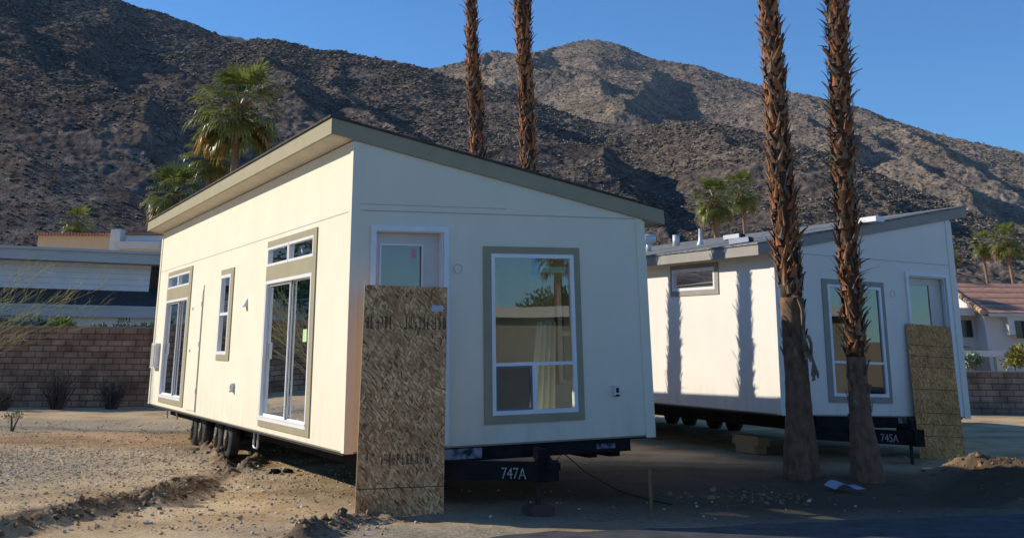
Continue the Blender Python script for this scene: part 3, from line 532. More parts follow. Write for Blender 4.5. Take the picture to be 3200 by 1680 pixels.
def window(root, P, a0, a1, b0, b1, trim, trimm, bars=(), glassm=GLASS_F, ft=0.05, name='window', sub=None):
    # vinyl frame sits in the opening; trim boards round it; the pane is set back
    f = MB(); frame_rect(f, P, a0, a1, b0, b1, ft, -0.045, 0.02)
    for (p0, p1, q0, q1) in bars: pbox(f, P, p0, p1, q0, q1, -0.045, 0.012)
    o = f.build(name, VINYL, root)
    if trim:
        t = MB(); ta0, ta1, tb0, tb1 = trim
        for q in ((ta0, ta1, tb0, b0), (ta0, ta1, b1, tb1), (ta0, a0, b0, b1), (a1, ta1, b0, b1)):
            if q[1]-q[0] > 0.005 and q[3]-q[2] > 0.005: pbox(t, P, *q, 0.0, 0.019)
        t.build('trim', trimm, o)
    g = MB(); g.quad(P(a0+ft, b0+ft, -0.018), P(a1-ft, b0+ft, -0.018), P(a1-ft, b1-ft, -0.018), P(a0+ft, b1-ft, -0.018)); g.build('pane', glassm, o)
    return o
def wheel(root, u, v, w, r, t, name='wheel'):
    o = MB(); o.lathe((u, v, w), (1, 0, 0), [(0, r*0.62), (0.012, r*0.78), (0.03, r*0.92), (0.06, r*0.99), (t/2, r), (t-0.06, r*0.99), (t-0.03, r*0.92), (t-0.012, r*0.78), (t, r*0.62)], 28)
    ty = o.build(name, RUBBER, root, True)
    q = MB(); q.lathe((u-0.004, v, w), (1, 0, 0), [(0, r*0.6), (0.001, r*0.5), (0.035, r*0.44), (0.035, r*0.2), (-0.02, r*0.17), (-0.03, r*0.1), (-0.03, 0.002)], 20)
    q.build('rim', RIMM, ty, True); return ty

Mh1 = Matrix.Translation((-1.8799, 14.608, -1.1478+CAMZ)) @ Rz(0.441) @ Matrix.Rotation(-0.0246, 4, 'Y') @ Matrix.Rotation(-0.0037, 4, 'X')
Mh2 = Matrix.Translation((4.6432, 21.17, -1.0191+CAMZ)) @ Rz(0.4261) @ Matrix.Rotation(0.0245, 4, 'Y') @ Matrix.Rotation(0.0039, 4, 'X')
# near home: front openings (picture window, door), side openings
hf = [(1.878, 3.078, 0.314, 2.226), (0.31, 1.215, 0.04, 2.485)]
hs = [(1.615, 4.072, 0.15, 2.065), (1.60, 2.868, 2.275, 2.55), (2.895, 4.075, 2.275, 2.55), (6.55, 7.31, 1.02, 2.31), (10.29, 12.70, 0.17, 2.062), (10.29, 11.51, 2.295, 2.556), (11.54, 12.68, 2.295, 2.556)]
h1, PF, PS, top1, roof1 = home('mobile_home', Mh1, 4.197, 13.97, 3.572, 2.716, 0.32, 0.335, 0.20, CREAM, OLIVE, SHINGLE, SOFFIT, hf, hs,
    'cream mobile home with olive trim and a roof falling to the right, numbered 747A', 0.6, [(1.75, 2.55, 0.55, 2.0)])
PR = lambda v, w, d=0: (4.197 + d, v, w)
window(h1, PR, 1.75, 2.55, 0.55, 2.0, (1.65, 2.65, 0.45, 2.1), OLIVE, [(1.80, 2.50, 1.22, 1.28)], name='window', glassm=GLASS_S)
w = window(h1, PF, *hf[0], (1.768, 3.170, 0.218, 2.316), OLIVE, [(1.93, 3.03, 0.875, 0.915), (2.44, 2.50, 0.36, 0.875)])
m = MB(); frame_rect(m, PF, 1.93, 2.44, 0.362, 0.872, 0.022, -0.014, 0.004); m.build('screen_frame', pm('screen_frame_blue', (0.16, 0.18, 0.25), None, 0.5), w)
scm, n_, l_, b_ = nodes('insect_mesh'); b_.inputs['Base Color'].default_value = (0.03, 0.03, 0.032, 1); tr_ = n_.new('ShaderNodeBsdfTransparent'); ms_ = n_.new('ShaderNodeMixShader'); ms_.inputs[0].default_value = 0.5; l_.new(tr_.outputs[0], ms_.inputs[1]); l_.new(b_.outputs[0], ms_.inputs[2]); l_.new(ms_.outputs[0], n_['Material Output'].inputs[0])
m = MB(); m.quad(PF(1.95, 0.384, -0.008), PF(2.42, 0.384, -0.008), PF(2.42, 0.85, -0.008), PF(1.95, 0.85, -0.008)); m.build('insect_screen', scm, w)
m = MB(); pbox(m, PF, 2.60, 2.98, 2.0, 2.075, -0.026, -0.022); m.build('paper_label', PAPER, w, mat=None)
m = MB(); pbox(m, PF, 2.47, 2.59, 1.96, 2.19, -0.026, -0.022); m.build('blue_film', pm('blue_film', (0.10, 0.22, 0.42), None, 0.5), w)
# front door
d = MB(); frame_rect(d, PF, 0.243, 1.283, 0.02, 2.54, 0.065, 0.0, 0.035); frame_rect(d, PF, 0.308, 1.218, 0.04, 2.485, 0.02, -0.14, 0.0); dr = d.build('door', VINYL, h1)
m = MB(); sb = [(0.41, 0.97, 0.9, 2.322)]
for q in ((0.328, 0.41, 0.06, 2.465), (0.97, 1.198, 0.06, 2.465), (0.41, 0.97, 2.322, 2.465), (0.41, 0.97, 0.06, 0.9)): pbox(m, PF, *q, -0.14, -0.1)
m.build('door_leaf', pm('door_primer', (0.66, 0.62, 0.57), None, 0.55, 3), dr)
m = MB(); frame_rect(m, PF, 0.40, 0.98, 0.89, 2.332, 0.022, -0.1, -0.088); m.build('lite_moulding', VINYL, dr)
m = MB(); m.quad(PF(0.41, 0.9, -0.12), PF(0.97, 0.9, -0.12), PF(0.97, 2.322, -0.12), PF(0.41, 2.322, -0.12)); m.build('pane', GLASS_F, dr)
m = MB(); pbox(m, PF, 0.835, 0.895, 2.16, 2.275, -0.118, -0.116); m.build('sticker', PINK, dr)
def slider(root, P, a0, a1, b0, b1, trim, trimm, tag_=False):
    f = MB(); frame_rect(f, P, a0, a1, b0, b1, 0.045, -0.08, 0.022); mid = (a0+a1)/2 - 0.09*0
    pbox(f, P, a0, a1, b0+0.045, b0+0.06, -0.1, 0.03)
    o = f.build('sliding_door', VINYL, root)
    # the active leaf is the far one, set back behind the near fixed leaf
    m = MB(); frame_rect(m, P, mid-0.015, a1-0.05, b0+0.06, b1-0.05, 0.03, -0.045, -0.025); m.build('door_leaf', VINYL, o)
    m = MB(); m.quad(P(mid, b0+0.1, -0.035), P(a1-0.1, b0+0.1, -0.035), P(a1-0.1, b1-0.1, -0.035), P(mid, b1-0.1, -0.035)); m.build('pane', GLASS_S, o)
    m = MB(); frame_rect(m, P, a0+0.045, mid+0.01, b0+0.06, b1-0.046, 0.012, -0.075, -0.065); m.build('fixed_leaf', VINYL, o)
    m = MB(); m.quad(P(a0+0.07, b0+0.08, -0.075), P(mid, b0+0.08, -0.075), P(mid, b1-0.06, -0.075), P(a0+0.07, b1-0.06, -0.075)); m.build('pane', GLASS_S, o)
    m = MB(); pbox(m, P, a1-0.1, a1-0.06, b0+0.82, b0+1.05, -0.01, 0.035); m.build('handle', VINYL, o)
    t = MB(); ta0, ta1, tb0, tb1 = trim
    for q in ((ta0, ta1, tb0, b0), (ta0, a0, b0, b1), (a1, ta1, b0, b1)):
        if q[1]-q[0] > 0.005 and q[3]-q[2] > 0.005: pbox(t, P, *q, 0.0, 0.019)
    t.build('trim', trimm, o); return o
s1 = slider(h1, PS, *hs[0], (1.455, 4.10, 0.068, 2.065), OLIVE)
m = MB(); pbox(m, PS, 2.05, 2.23, 1.20, 1.36, -0.0745, -0.0725); m.build('sticker', GREENTAG, s1)
m = MB(); m.bar((0.16, 1.75, 0.22), (0.16, 2.65, 0.52), 0.03, 0.07, (1, 0, 0)); m.box(0.14, 0.2, 2.5, 2.58, 0.1, 0.4); m.build('shipping_brace', pm('green_lumber', (0.55, 0.72, 0.28), None, 0.7), h1)
window(h1, PS, *hs[1], None, OLIVE, ft=0.035, name='transom_window', glassm=GLASS_S); tw = window(h1, PS, *hs[2], None, OLIVE, ft=0.035, name='transom_window', glassm=GLASS_S)
t = MB()
for q in ((1.455, 4.10, 2.065, 2.275), (1.455, 4.10, 2.55, 2.64), (1.455, 1.60, 2.275, 2.55), (2.868, 2.895, 2.275, 2.55)): pbox(t, PS, *q, 0.0, 0.019)
t.build('trim', OLIVE, h1)
window(h1, PS, *hs[3], (6.335, 7.32, 0.928, 2.40), OLIVE, [(6.6, 7.26, 1.645, 1.69)], ft=0.05, name='window', glassm=GLASS_S)
slider(h1, PS, *hs[4], (10.05, 12.73, 0.075, 2.062), OLIVE)
window(h1, PS, *hs[5], None, OLIVE, ft=0.035, name='transom_window', glassm=GLASS_S); window(h1, PS, *hs[6], None, OLIVE, ft=0.035, name='transom_window', glassm=GLASS_S)
t = MB()
for q in ((10.05, 12.73, 2.062, 2.295), (10.05, 12.73, 2.556, 2.64), (10.05, 10.29, 2.295, 2.556), (11.51, 11.54, 2.295, 2.556), (12.68, 12.73, 2.295, 2.556)): pbox(t, PS, *q, 0.0, 0.019)
t.build('trim', OLIVE, h1)
m = MB()
pbox(m, PF, 0.10, 4.07, 2.712, 2.722, 0.0, 0.003); pbox(m, PF, 0.10, 2.1, 2.79, 2.797, 0.0, 0.002); pbox(m, PS, 0.10, 13.86, 2.706, 2.716, 0.0, 0.003)
m.build('siding_joint', CREAM_SEAM, h1)
# closet hatch, meter box, vent hood, outlets, light ring
m = MB(); pbox(m, PS, 8.82, 9.72, 0.06, 2.14, 0.003, 0.022); ch = m.build('closet_door', CREAM, h1)
m = MB(); pbox(m, PS, 8.795, 8.82, 0.03, 2.22, 0.0, 0.012); m.build('door_gap', CREAM_SEAM, ch)
for q in [(8.83, 8.87, wz, wz+0.08, 0.022, 0.03) for wz in (0.35, 1.15, 1.85)] + [(9.62, 9.66, wz, wz+0.05, 0.022, 0.04) for wz in (1.05, 1.8)]:
    m = MB(); pbox(m, PS, *q); m.build('hinge' if q[0] < 9 else 'latch', GALV, ch)
m = MB(); pbox(m, PS, 13.10, 13.62, 0.72, 1.22, 0.0, 0.1); m.build('meter_box', GALV, h1)
m = MB(); pbox(m, PS, 13.16, 13.56, 0.76, 1.18, 0.1, 0.112); m.build('box_cover', pm('cover_grey', (0.45, 0.44, 0.42), None, 0.5), h1)
m = MB(); m.hexa([(0, 5.27, 1.745), (0, 5.40, 1.745), (-0.085, 5.40, 1.725), (-0.085, 5.27, 1.725), (0, 5.27, 1.86), (0, 5.40, 1.86), (-0.012, 5.40, 1.86), (-0.012, 5.27, 1.86)]); m.build('vent_hood', VINYL, h1)
def outlet(root, P, a, b):
    m = MB(); pbox(m, P, a-0.045, a+0.045, b-0.07, b+0.07, 0.0, 0.015); pbox(m, P, a-0.04, a+0.04, b-0.055, b+0.065, 0.015, 0.06); o = m.build('outlet_cover', GALV, root)
    m = MB(); pbox(m, P, a-0.028, a+0.028, b-0.062, b-0.04, 0.015, 0.065); pbox(m, P, a-0.02, a+0.02, b-0.02, b+0.04, 0.06, 0.064); m.build('outlet_face', BLACKP, o)
outlet(h1, PS, 5.85, 0.53); outlet(h1, PF, 3.64, 0.54)
def ring(root, P, a, b, r, mat_):
    m = MB(); n = 24
    for k in range(n):
        t0, t1 = 2*math.pi*k/n, 2*math.pi*(k+1)/n
        m.hexa([P(a+math.cos(t)*q, b+math.sin(t)*q, dd) for dd in (0, 0.008) for t, q in ((t0, r-0.012), (t1, r-0.012), (t1, r), (t0, r))])
    m.build('light_box_ring', mat_, root)
ring(h1, PF, 1.418, 2.035, 0.062, pm('ring_beige', (0.66, 0.62, 0.55), None, 0.8))  # plain beige ring, slightly darker than the siding
# curtain hanging inside the picture window
def curtain(root, pts_top, pts_bot, n=70):
    m = MB()
    for k in range(n):
        def P(t, e):
            a = Vector(pts_top[0]).lerp(Vector(pts_top[1]), t) if e else Vector(pts_bot[0]).lerp(Vector(pts_bot[1]), t)
            a.y += 0.045*math.sin(t*26 + (0 if e else 0.5)); return a
        m.quad(P(k/n, 0), P((k+1)/n, 0), P((k+1)/n, 1), P(k/n, 1))
    return m.build('curtain', CURTAIN, root, True)
curtain(h1, [(2.74, 0.42, 1.40), (3.06, 0.50, 1.40)], [(2.54, 0.36, 0.10), (3.02, 0.50, 0.10)])
# chassis
m = MB(); m.box(0.55, 3.85, 0.03, 0.13, -0.175, -0.022); m.box(3.3, 3.42, 0.16, 0.9, -0.24, -0.03); m.box(0.45, 0.6, 0.14, 13.8, -0.24, -0.03); m.box(3.6, 3.75, 0.14, 13.8, -0.24, -0.03)
for v in np.arange(1.0, 13.5, 1.1): m.box(0.6, 3.6, v, v+0.06, -0.16, -0.03)
m.build('chassis', BLUESTEEL, h1)
m = MB(); m.box(0.03, 4.17, 0.14, 13.9, -0.05, -0.022); m.build('belly_wrap', BLACKP, h1)
for q in ((3.35, 3.62, -0.13, -0.075), (1.0, 1.75, -0.15, -0.035)): m = MB(); m.box(q[0], q[1], 0.024, 0.029, q[2], q[3]); m.build('bare_patch', SCUFF, h1)
m = MB()
m.bar((0.75, 0.0, -0.21), (2.02, -1.02, -0.23), 0.08, 0.20); m.bar((2.62, 0.1, -0.21), (2.14, -1.02, -0.23), 0.08, 0.20); m.box(2.0, 2.2, -1.12, -0.95, -0.33, -0.12); m.box(2.02, 2.14, -1.0, -0.88, -0.12, 0.0)
m.box(2.05, 2.12, -1.32, -1.1, -0.2, -0.12)
tg = m.build('tongue', BLUESTEEL, h1)
dv = Vector((2.02-0.75, -1.02, -0.02)).normalized(); nv = Vector((dv.y, -dv.x, 0)).normalized(); nv = nv if nv.y < 0 else -nv; up = nv.cross(dv)
def textframe(o, d, n): u = n.cross(d).normalized(); return Matrix(((d.x, u.x, n.x, o.x), (d.y, u.y, n.y, o.y), (d.z, u.z, n.z, o.z), (0, 0, 0, 1)))
p = Vector((0.75, 0.0, -0.21)) + dv*1.17 + nv*0.043 + Vector((0, 0, -0.075))
text('serial_number', '747A', 0.115, textframe(p, dv, nv), STENCIL, tg, 0.82)
m = MB(); m.lathe((2.02, -0.93, -0.60), (0, 0, 1), [(0, 0.03), (0.62, 0.03)], 12); m.lathe((2.02, -0.93, -0.1), (0, 0, 1), [(0, 0.045), (0.10, 0.045)], 12); m.build('tongue_jack', RUSTY, h1)
m = MB(); m.box(1.92, 2.12, -1.03, -0.83, -0.59, -0.57); m.box(1.88, 2.16, -1.08, -0.8, -0.69, -0.59); m.build('jack_foot', pm('jack_block', (0.12, 0.07, 0.05), None, 0.9), h1)
for v in (7.15, 7.95, 9.32, 10.1): wheel(h1, 0.22, v, -0.315, 0.305, 0.2)
for v in (7.15, 7.95, 9.32, 10.1): wheel(h1, 3.78, v, -0.315, 0.305, 0.2)
for v in (7.15, 7.95, 9.32, 10.1): m = MB(); m.lathe((0.42, v, -0.315), (1, 0, 0), [(0, 0.045), (3.36, 0.045)], 10); m.build('axle', RUSTY, h1)
for pp, pr in (([(0.3, 5.55, -0.02), (0.3, 5.55, -0.3), (0.3, 5.5, -0.33), (0.3, 5.35, -0.33), (0.3, 5.3, -0.3), (0.3, 5.3, -0.02)], 0.018), ([(0.3, 13.3, -0.02), (0.3, 13.3, -0.28)], 0.02), ([(0.35, 12.7, -0.02), (0.42, 12.75, -0.28)], 0.016)): m = MB(); m.tube(pp, pr, 8); m.build('pipe', GALV, h1)

# far home (mirrored: low eave on the left)
g1 = [(1.13, 2.35, 0.30, 2.155), (3.03, 3.90, 0.04, 2.40)]
g2 = [(1.855, 3.36, 2.075, 2.48)]
h2, PF2, PS2, top2, roof2 = home('mobile_home', Mh2, 4.203, 13.5, 2.638, 3.50, 0.355, 0.42, 0.185, WHITE_SIDING, GREYTRIM, SHINGLE2, SOFFIT, g1, g2,
    'white mobile home with grey trim behind two palm trunks, numbered 745A', 0.7)
window(h2, PF2, *g1[0], (1.012, 2.424, 0.199, 2.244), GREYTRIM, [(1.18, 2.30, 0.835, 0.875), (1.70, 1.75, 0.35, 0.835)])
wn = window(h2, PS2, *g2[0], (1.73, 3.424, 1.98, 2.562), GREYTRIM, ft=0.05, glassm=GLASS_S)
d = MB(); frame_rect(d, PF2, 2.96, 4.005, 0.02, 2.472, 0.065, 0.0, 0.035); frame_rect(d, PF2, 3.025, 3.94, 0.04, 2.405, 0.02, -0.14, 0.0); dr2 = d.build('door', VINYL, h2)
m = MB()
for q in ((3.045, 3.08, 0.06, 2.385), (3.615, 3.92, 0.06, 2.385), (3.08, 3.615, 2.257, 2.385), (3.08, 3.615, 0.06, 0.9)): pbox(m, PF2, *q, -0.14, -0.1)
m.build('door_leaf', MATS['door_primer'], dr2)
m = MB(); m.quad(PF2(3.08, 0.9, -0.12), PF2(3.615, 0.9, -0.12), PF2(3.615, 2.257, -0.12), PF2(3.08, 2.257, -0.12)); m.build('pane', GLASS_F, dr2)
m = MB(); pbox(m, PF2, 0.10, 4.07, 2.640, 2.650, 0.0, 0.003); m.build('siding_joint', CREAM_SEAM, h2)
ring(h2, PF2, 2.633, 2.061, 0.062, MATS['ring_beige'])
m = MB(); m.box(0.75, 3.5, 0.03, 0.13, -0.2, -0.022); m.box(0.45, 0.6, 0.14, 13.2, -0.26, -0.03); m.box(3.6, 3.75, 0.14, 13.2, -0.26, -0.03)
for v in np.arange(1.0, 13.0, 1.1): m.box(0.6, 3.6, v, v+0.06, -0.16, -0.03)
m.build('chassis', BLUESTEEL, h2)
m = MB(); m.box(0.03, 4.17, 0.14, 13.4, -0.05, -0.022); m.build('belly_wrap', BLACKP, h2)
m = MB(); m.box(2.55, 3.0, 0.024, 0.029, -0.12, -0.03); m.build('bare_patch', SCUFF, h2)
m = MB(); m.bar((0.2, 0.0, -0.26), (1.94, -0.95, -0.30), 0.08, 0.22); m.bar((2.6, 0.1, -0.26), (2.06, -0.95, -0.30), 0.08, 0.22); m.box(1.92, 2.12, -1.05, -0.88, -0.42, -0.16); m.box(1.94, 2.06, -0.95, -0.83, -0.16, -0.02); tg2 = m.build('tongue', BLUESTEEL, h2)
dv = Vector((1.94-0.2, -0.95, -0.04)).normalized(); nv = Vector((dv.y, -dv.x, 0)).normalized(); nv = nv if nv.y < 0 else -nv
p = Vector((0.2, 0.0, -0.26)) + dv*1.45 + nv*0.043 + Vector((0, 0, -0.07))
text('serial_number', '745A', 0.115, textframe(p, dv, nv), STENCIL, tg2, 0.82)
m = MB(); m.lathe((1.98, -0.86, -0.72), (0, 0, 1), [(0, 0.03), (0.75, 0.03)], 12); m.lathe((1.98, -0.86, -0.1), (0, 0, 1), [(0, 0.045), (0.1, 0.045)], 12); m.build('tongue_jack', RUSTY, h2)
for v in (7.0, 7.8, 8.9, 9.7):
    wheel(h2, 0.22, v, -0.42, 0.305, 0.2); wheel(h2, 3.78, v, -0.42, 0.305, 0.2)
m = MB(); m.box(0.5, 0.75, 1.4, 2.2, -0.6, -0.44); m.box(0.5, 0.75, 1.5, 2.1, -0.73, -0.6); m.build('timber_crib', WOODPALE, h2)
# roof fittings of the far home: placed on its roof plane
Mi2 = Mh2.inverted(); zr = 0.185+0.028
def roofhit(x, y, zup=0.0):
    o = Mi2 @ Vector((0, 0, CAMZ)); d = (Mi2.to_3x3() @ Vector(ray(x, y))); s = (3.50-2.638)/4.203
    t = (2.638 + zr + zup + s*o.x - o.z) / (d.z - s*d.x); return o + d*t
sl2 = (3.50-2.638)/4.203
def rz(u): return 2.638 + zr + sl2*u
q = roofhit(2027, 786); m = MB(); m.lathe((q.x, q.y, rz(q.x)-0.02), (0, 0, 1), [(0, 0.06), (0.24, 0.06)], 14); o = m.build('roof_vent', GALV, h2, True)
m = MB(); m.lathe((q.x-0.14, q.y, rz(q.x)+0.27), (1, 0, 0.1), [(0, 0.09), (0.02, 0.105), (0.27, 0.105), (0.29, 0.09)], 16); m.build('vent_cap', GALV, o, True)
q = roofhit(2113, 768); m = MB(); m.lathe((q.x, q.y, rz(q.x)-0.02), (0, 0, 1), [(0, 0.085), (0.27, 0.085)], 16); m.build('vent_pipe', GALV, h2, True)
q = roofhit(2189, 765); m = MB(); m.lathe((q.x, q.y, rz(q.x)-0.02), (0, 0, 1), [(0, 0.09), (0.05, 0.07), (0.12, 0.04), (0.36, 0.035)], 12); m.build('vent_pipe', GALV, h2, True)
for (xa, ya, xb, yb) in ((2269, 746, 2318, 739), (2284, 760, 2345, 751)):
    a = roofhit(xa, ya, 0.03); b = roofhit(xb, yb, 0.03)
    m = MB(); m.bar((a.x, a.y, rz(a.x)+0.045), (b.x, b.y, rz(b.x)+0.045), 0.22, 0.09); o = m.build('roof_ridge_vent', VINYL, h2)
    e = Vector((b.x-a.x, b.y-a.y, rz(b.x)-rz(a.x))).normalized()
    m = MB(); m.bar(Vector((b.x, b.y, rz(b.x)+0.045))+e*0.002, Vector((b.x, b.y, rz(b.x)+0.045))+e*0.03, 0.2, 0.08); m.build('end_cap', BLACKP, o)
a = roofhit(2690, 694, 0.03); b = roofhit(2750, 686, 0.03); m = MB(); m.bar((a.x, a.y, rz(a.x)+0.045), (b.x, b.y, rz(b.x)+0.045), 0.22, 0.09); m.build('roof_ridge_vent', VINYL, h2)

# ------------------------------------------------------------------ leaning boards
def board(M, wid, hei, thk, mat_, label, kerfs, name='osb_board'):
    root = empty(name, M); tag(root, label, 'wood board')
    m = MB(); m.box(0, wid, 0, thk, 0, hei); b = m.build('panel', [mat_], root)
    m = MB(); e = 0.0015; m.box(-e-0.002, -e+0.0015, 0.0005, thk-0.0005, 0, hei); m.build('panel_edge', OSBEDGE, root)
    if kerfs:
        m = MB()
        for k in kerfs: m.box(0, wid, -0.0012, -0.0002, k-0.004, k+0.004)
        m.build('panel_groove', pm('groove', (0.05, 0.032, 0.02), None, 0.9), root)
    return root
def lean(o, yaw, a): return Matrix.Translation(o) @ Rz(yaw) @ Matrix.Rotation(a, 4, 'X')
b1 = board(lean((-1.668, 14.17, -0.01), 0.4306, -0.0285), 1.046, 2.445, 0.012, OSB, 'large bare flake board leaning over the door of the cream home, stamped with dark ink', [0.555*0+0.285])
def stamp(root, x0, x1, z0, z1, seed):
    r = random.Random(seed); m = MB(); x = x0
    while x < x1:
        wd = r.uniform(0.035, 0.06)
        for _ in range(r.choice((2, 3, 3))):
            if r.random() < 0.55:
                a = x + r.uniform(0, wd*0.7); m.box(a, a+r.uniform(0.008, 0.016), -0.0014, -0.0004, z0 + (0 if r.random() < 0.8 else (z1-z0)*0.4), z1 - (0 if r.random() < 0.7 else (z1-z0)*0.35))
            else:
                k = z0 + r.choice((0, 0.45, 0.88))*(z1-z0); m.box(x, x+wd*0.85, -0.0017, -0.0005, k, k+(z1-z0)*0.12)
        x += wd + r.uniform(0.004, 0.02)
    m.build('ink_stamp', INK, root)
stamp(b1, 0.03, 0.33, 1.96, 2.10, 3); stamp(b1, 0.50, 1.0, 1.96, 2.10, 5); stamp(b1, 0.26, 0.82, 0.52, 0.63, 8)
m = MB(); m.box(0.85, 0.995, -0.0016, -0.0004, 2.165, 2.235); m.build('paper_label', pm('label_grey', (0.55, 0.57, 0.60), None, 0.7), b1)
def h2pt(u, v, w): return Mh2 @ Vector((u, v, w))
b2o = at(2876, 1428, 22.17); sc = b2o.y
b2 = board(lean((b2o.x, b2o.y, b2o.z-0.01), 0.415, -0.05) @ Matrix.Rotation(0.045, 4, 'Y'), 1.143*sc/24.34, 2.44*sc/24.34, 0.012, OSB2, 'grooved flake board with rounded foot leaning over the white home door', [2.44*sc/24.34*f for f in (0.838, 0.756, 0.672, 0.505, 0.33, 0.245, 0.16)])

# ------------------------------------------------------------------ palms
def boots(m, path, rad, z0, dens, size, seed, up=0.5, mi_n=2, flare=1.0, grey=0.3):
    r = random.Random(seed); z = z0; zs = [p.z for p in path]
    def axis(z):
        for a, b, ra, rb in zip(path[:-1], path[1:], rad[:-1], rad[1:]):
            if a.z <= z <= b.z: t = (z-a.z)/(b.z-a.z); return a.lerp(b, t), ra+(rb-ra)*t
        return path[-1], rad[-1]
    ang = 0
    while z < zs[-1]-0.1:
        c, R = axis(z); ang += 2.399 + r.uniform(-0.25, 0.25); d = Vector((math.cos(ang), math.sin(ang), 0)); t = Vector((-d.y, d.x, 0))
        q_ = float(vnoise(np.array([ang*0.55+seed]), np.array([z*2.6]), seed)[0])
        if q_ < 0.22 and r.random() < 0.8: z += 0.6/dens; continue
        L = size*r.uniform(0.6, 1.4)*(0.55+0.95*q_); w = size*(r.uniform(0.4, 0.75) if r.random() < 0.72 else r.uniform(0.14, 0.25)); tilt = r.uniform(0.04, 0.5)*flare; side = r.uniform(-0.6, 0.6)
        if r.random() < 0.10: tilt *= 1.9; L *= 1.15
        base = c + d*(R*0.86)
        pts = []
        for k, (f, ww) in enumerate(((0, 1.0), (0.35, 0.78), (0.7, 0.42), (1.0, 0.1 + 0.2*r.random()))):
            o = base + Vector((0, 0, L*f*math.cos(tilt))) + d*(L*f*math.sin(tilt)*(0.5+0.8*f) + 0.02) + t*(side*L*f)
            pts.append((o - t*w*ww/2, o + d*(0.022*size/0.25*(1-f*0.6)), o + t*w*ww/2))
        mi = 1 if r.random() < grey else 0
        for p, q in zip(pts[:-1], pts[1:]):
            m.quad(p[0], p[1], q[1], q[0], mi); m.quad(p[1], p[2], q[2], q[1], mi)
            bk = -d*0.012; m.quad(p[2]+bk, p[0]+bk, q[0]+bk, q[2]+bk, mi)
        z += 1.0/(dens*(0.8+0.4*r.random()))
def frond(m, base, dirv, L, blade, droop, rnd, mi=0, nl=17, petw=0.03):
    d = Vector(dirv).normalized(); side = d.cross(Vector((0, 0, 1)))
    side = side.normalized() if side.length > 0.05 else Vector((1, 0, 0)); p = Vector(base); pts = [p.copy()]; dd = d.copy()
    for k in range(4):
        dd = (dd + Vector((0, 0, -droop*0.16))).normalized(); p = p + dd*L/4; pts.append(p.copy())
    m.tube(pts, [petw, petw*0.8, petw*0.65, petw*0.5, petw*0.35], 4, mi, False)
    up = side.cross(dd).normalized()
    for k in range(nl):
        a = (k/(nl-1)-0.5)*2; ang = a*1.55; ld = (dd*math.cos(ang) + side*math.sin(ang) + up*(0.25*abs(a) - 0.05 + rnd.uniform(-0.08, 0.08))).normalized()
        ll = blade*(1-0.35*abs(a)**2)*rnd.uniform(0.88, 1.08); wv = ld.cross(up).normalized()*blade*0.045
        q0 = p; q1 = p + ld*ll*0.55; l2 = (ld + Vector((0, 0, -0.55*droop-rnd.uniform(0.0, 0.5)))).normalized(); q2 = q1 + l2*ll*0.27; l3 = (l2 + Vector((0, 0, -1.1*droop-rnd.uniform(0, 0.7)))).normalized(); q3 = q2 + l3*ll*0.22
        m.quad(q0-wv*0.25, q0+wv*0.25, q1+wv, q1-wv, mi); m.quad(q1-wv, q1+wv, q2+wv*0.6, q2-wv*0.6, mi); m.poly([q2-wv*0.6, q2+wv*0.6, q3], mi)
def crown(root, top, size, seed, nfr=34, dead=8, lift=0.0):
    r = random.Random(seed); m = MB(); top = Vector(top)
    for k in range(nfr):
        a = k*2.399 + r.uniform(-0.2, 0.2); f = (k+0.5)/nfr; el = 1.3 - 1.95*f + r.uniform(-0.12, 0.12) + lift
        frond(m, top + Vector((0, 0, -0.12*size*f)), (math.cos(a)*math.cos(el), math.sin(a)*math.cos(el), math.sin(el)), size*r.uniform(0.44, 0.62), size*r.uniform(0.46, 0.58), 0.2+1.0*f, r, nl=17, petw=size*0.014)
    m.build('crown', FROND, root)
    if dead:
        m = MB()
        for k in range(dead):
            a = k*2.399*1.3 + r.uniform(-0.3, 0.3); el = -0.05 - 0.75*r.random()
            frond(m, top + Vector((0, 0, -0.18*size)), (math.cos(a)*math.cos(el), math.sin(a)*math.cos(el), math.sin(el)), size*r.uniform(0.5, 0.66), size*r.uniform(0.42, 0.55), 1.2, r, nl=13, petw=size*0.014)
        m.build('dry_frond', FRONDY, root)
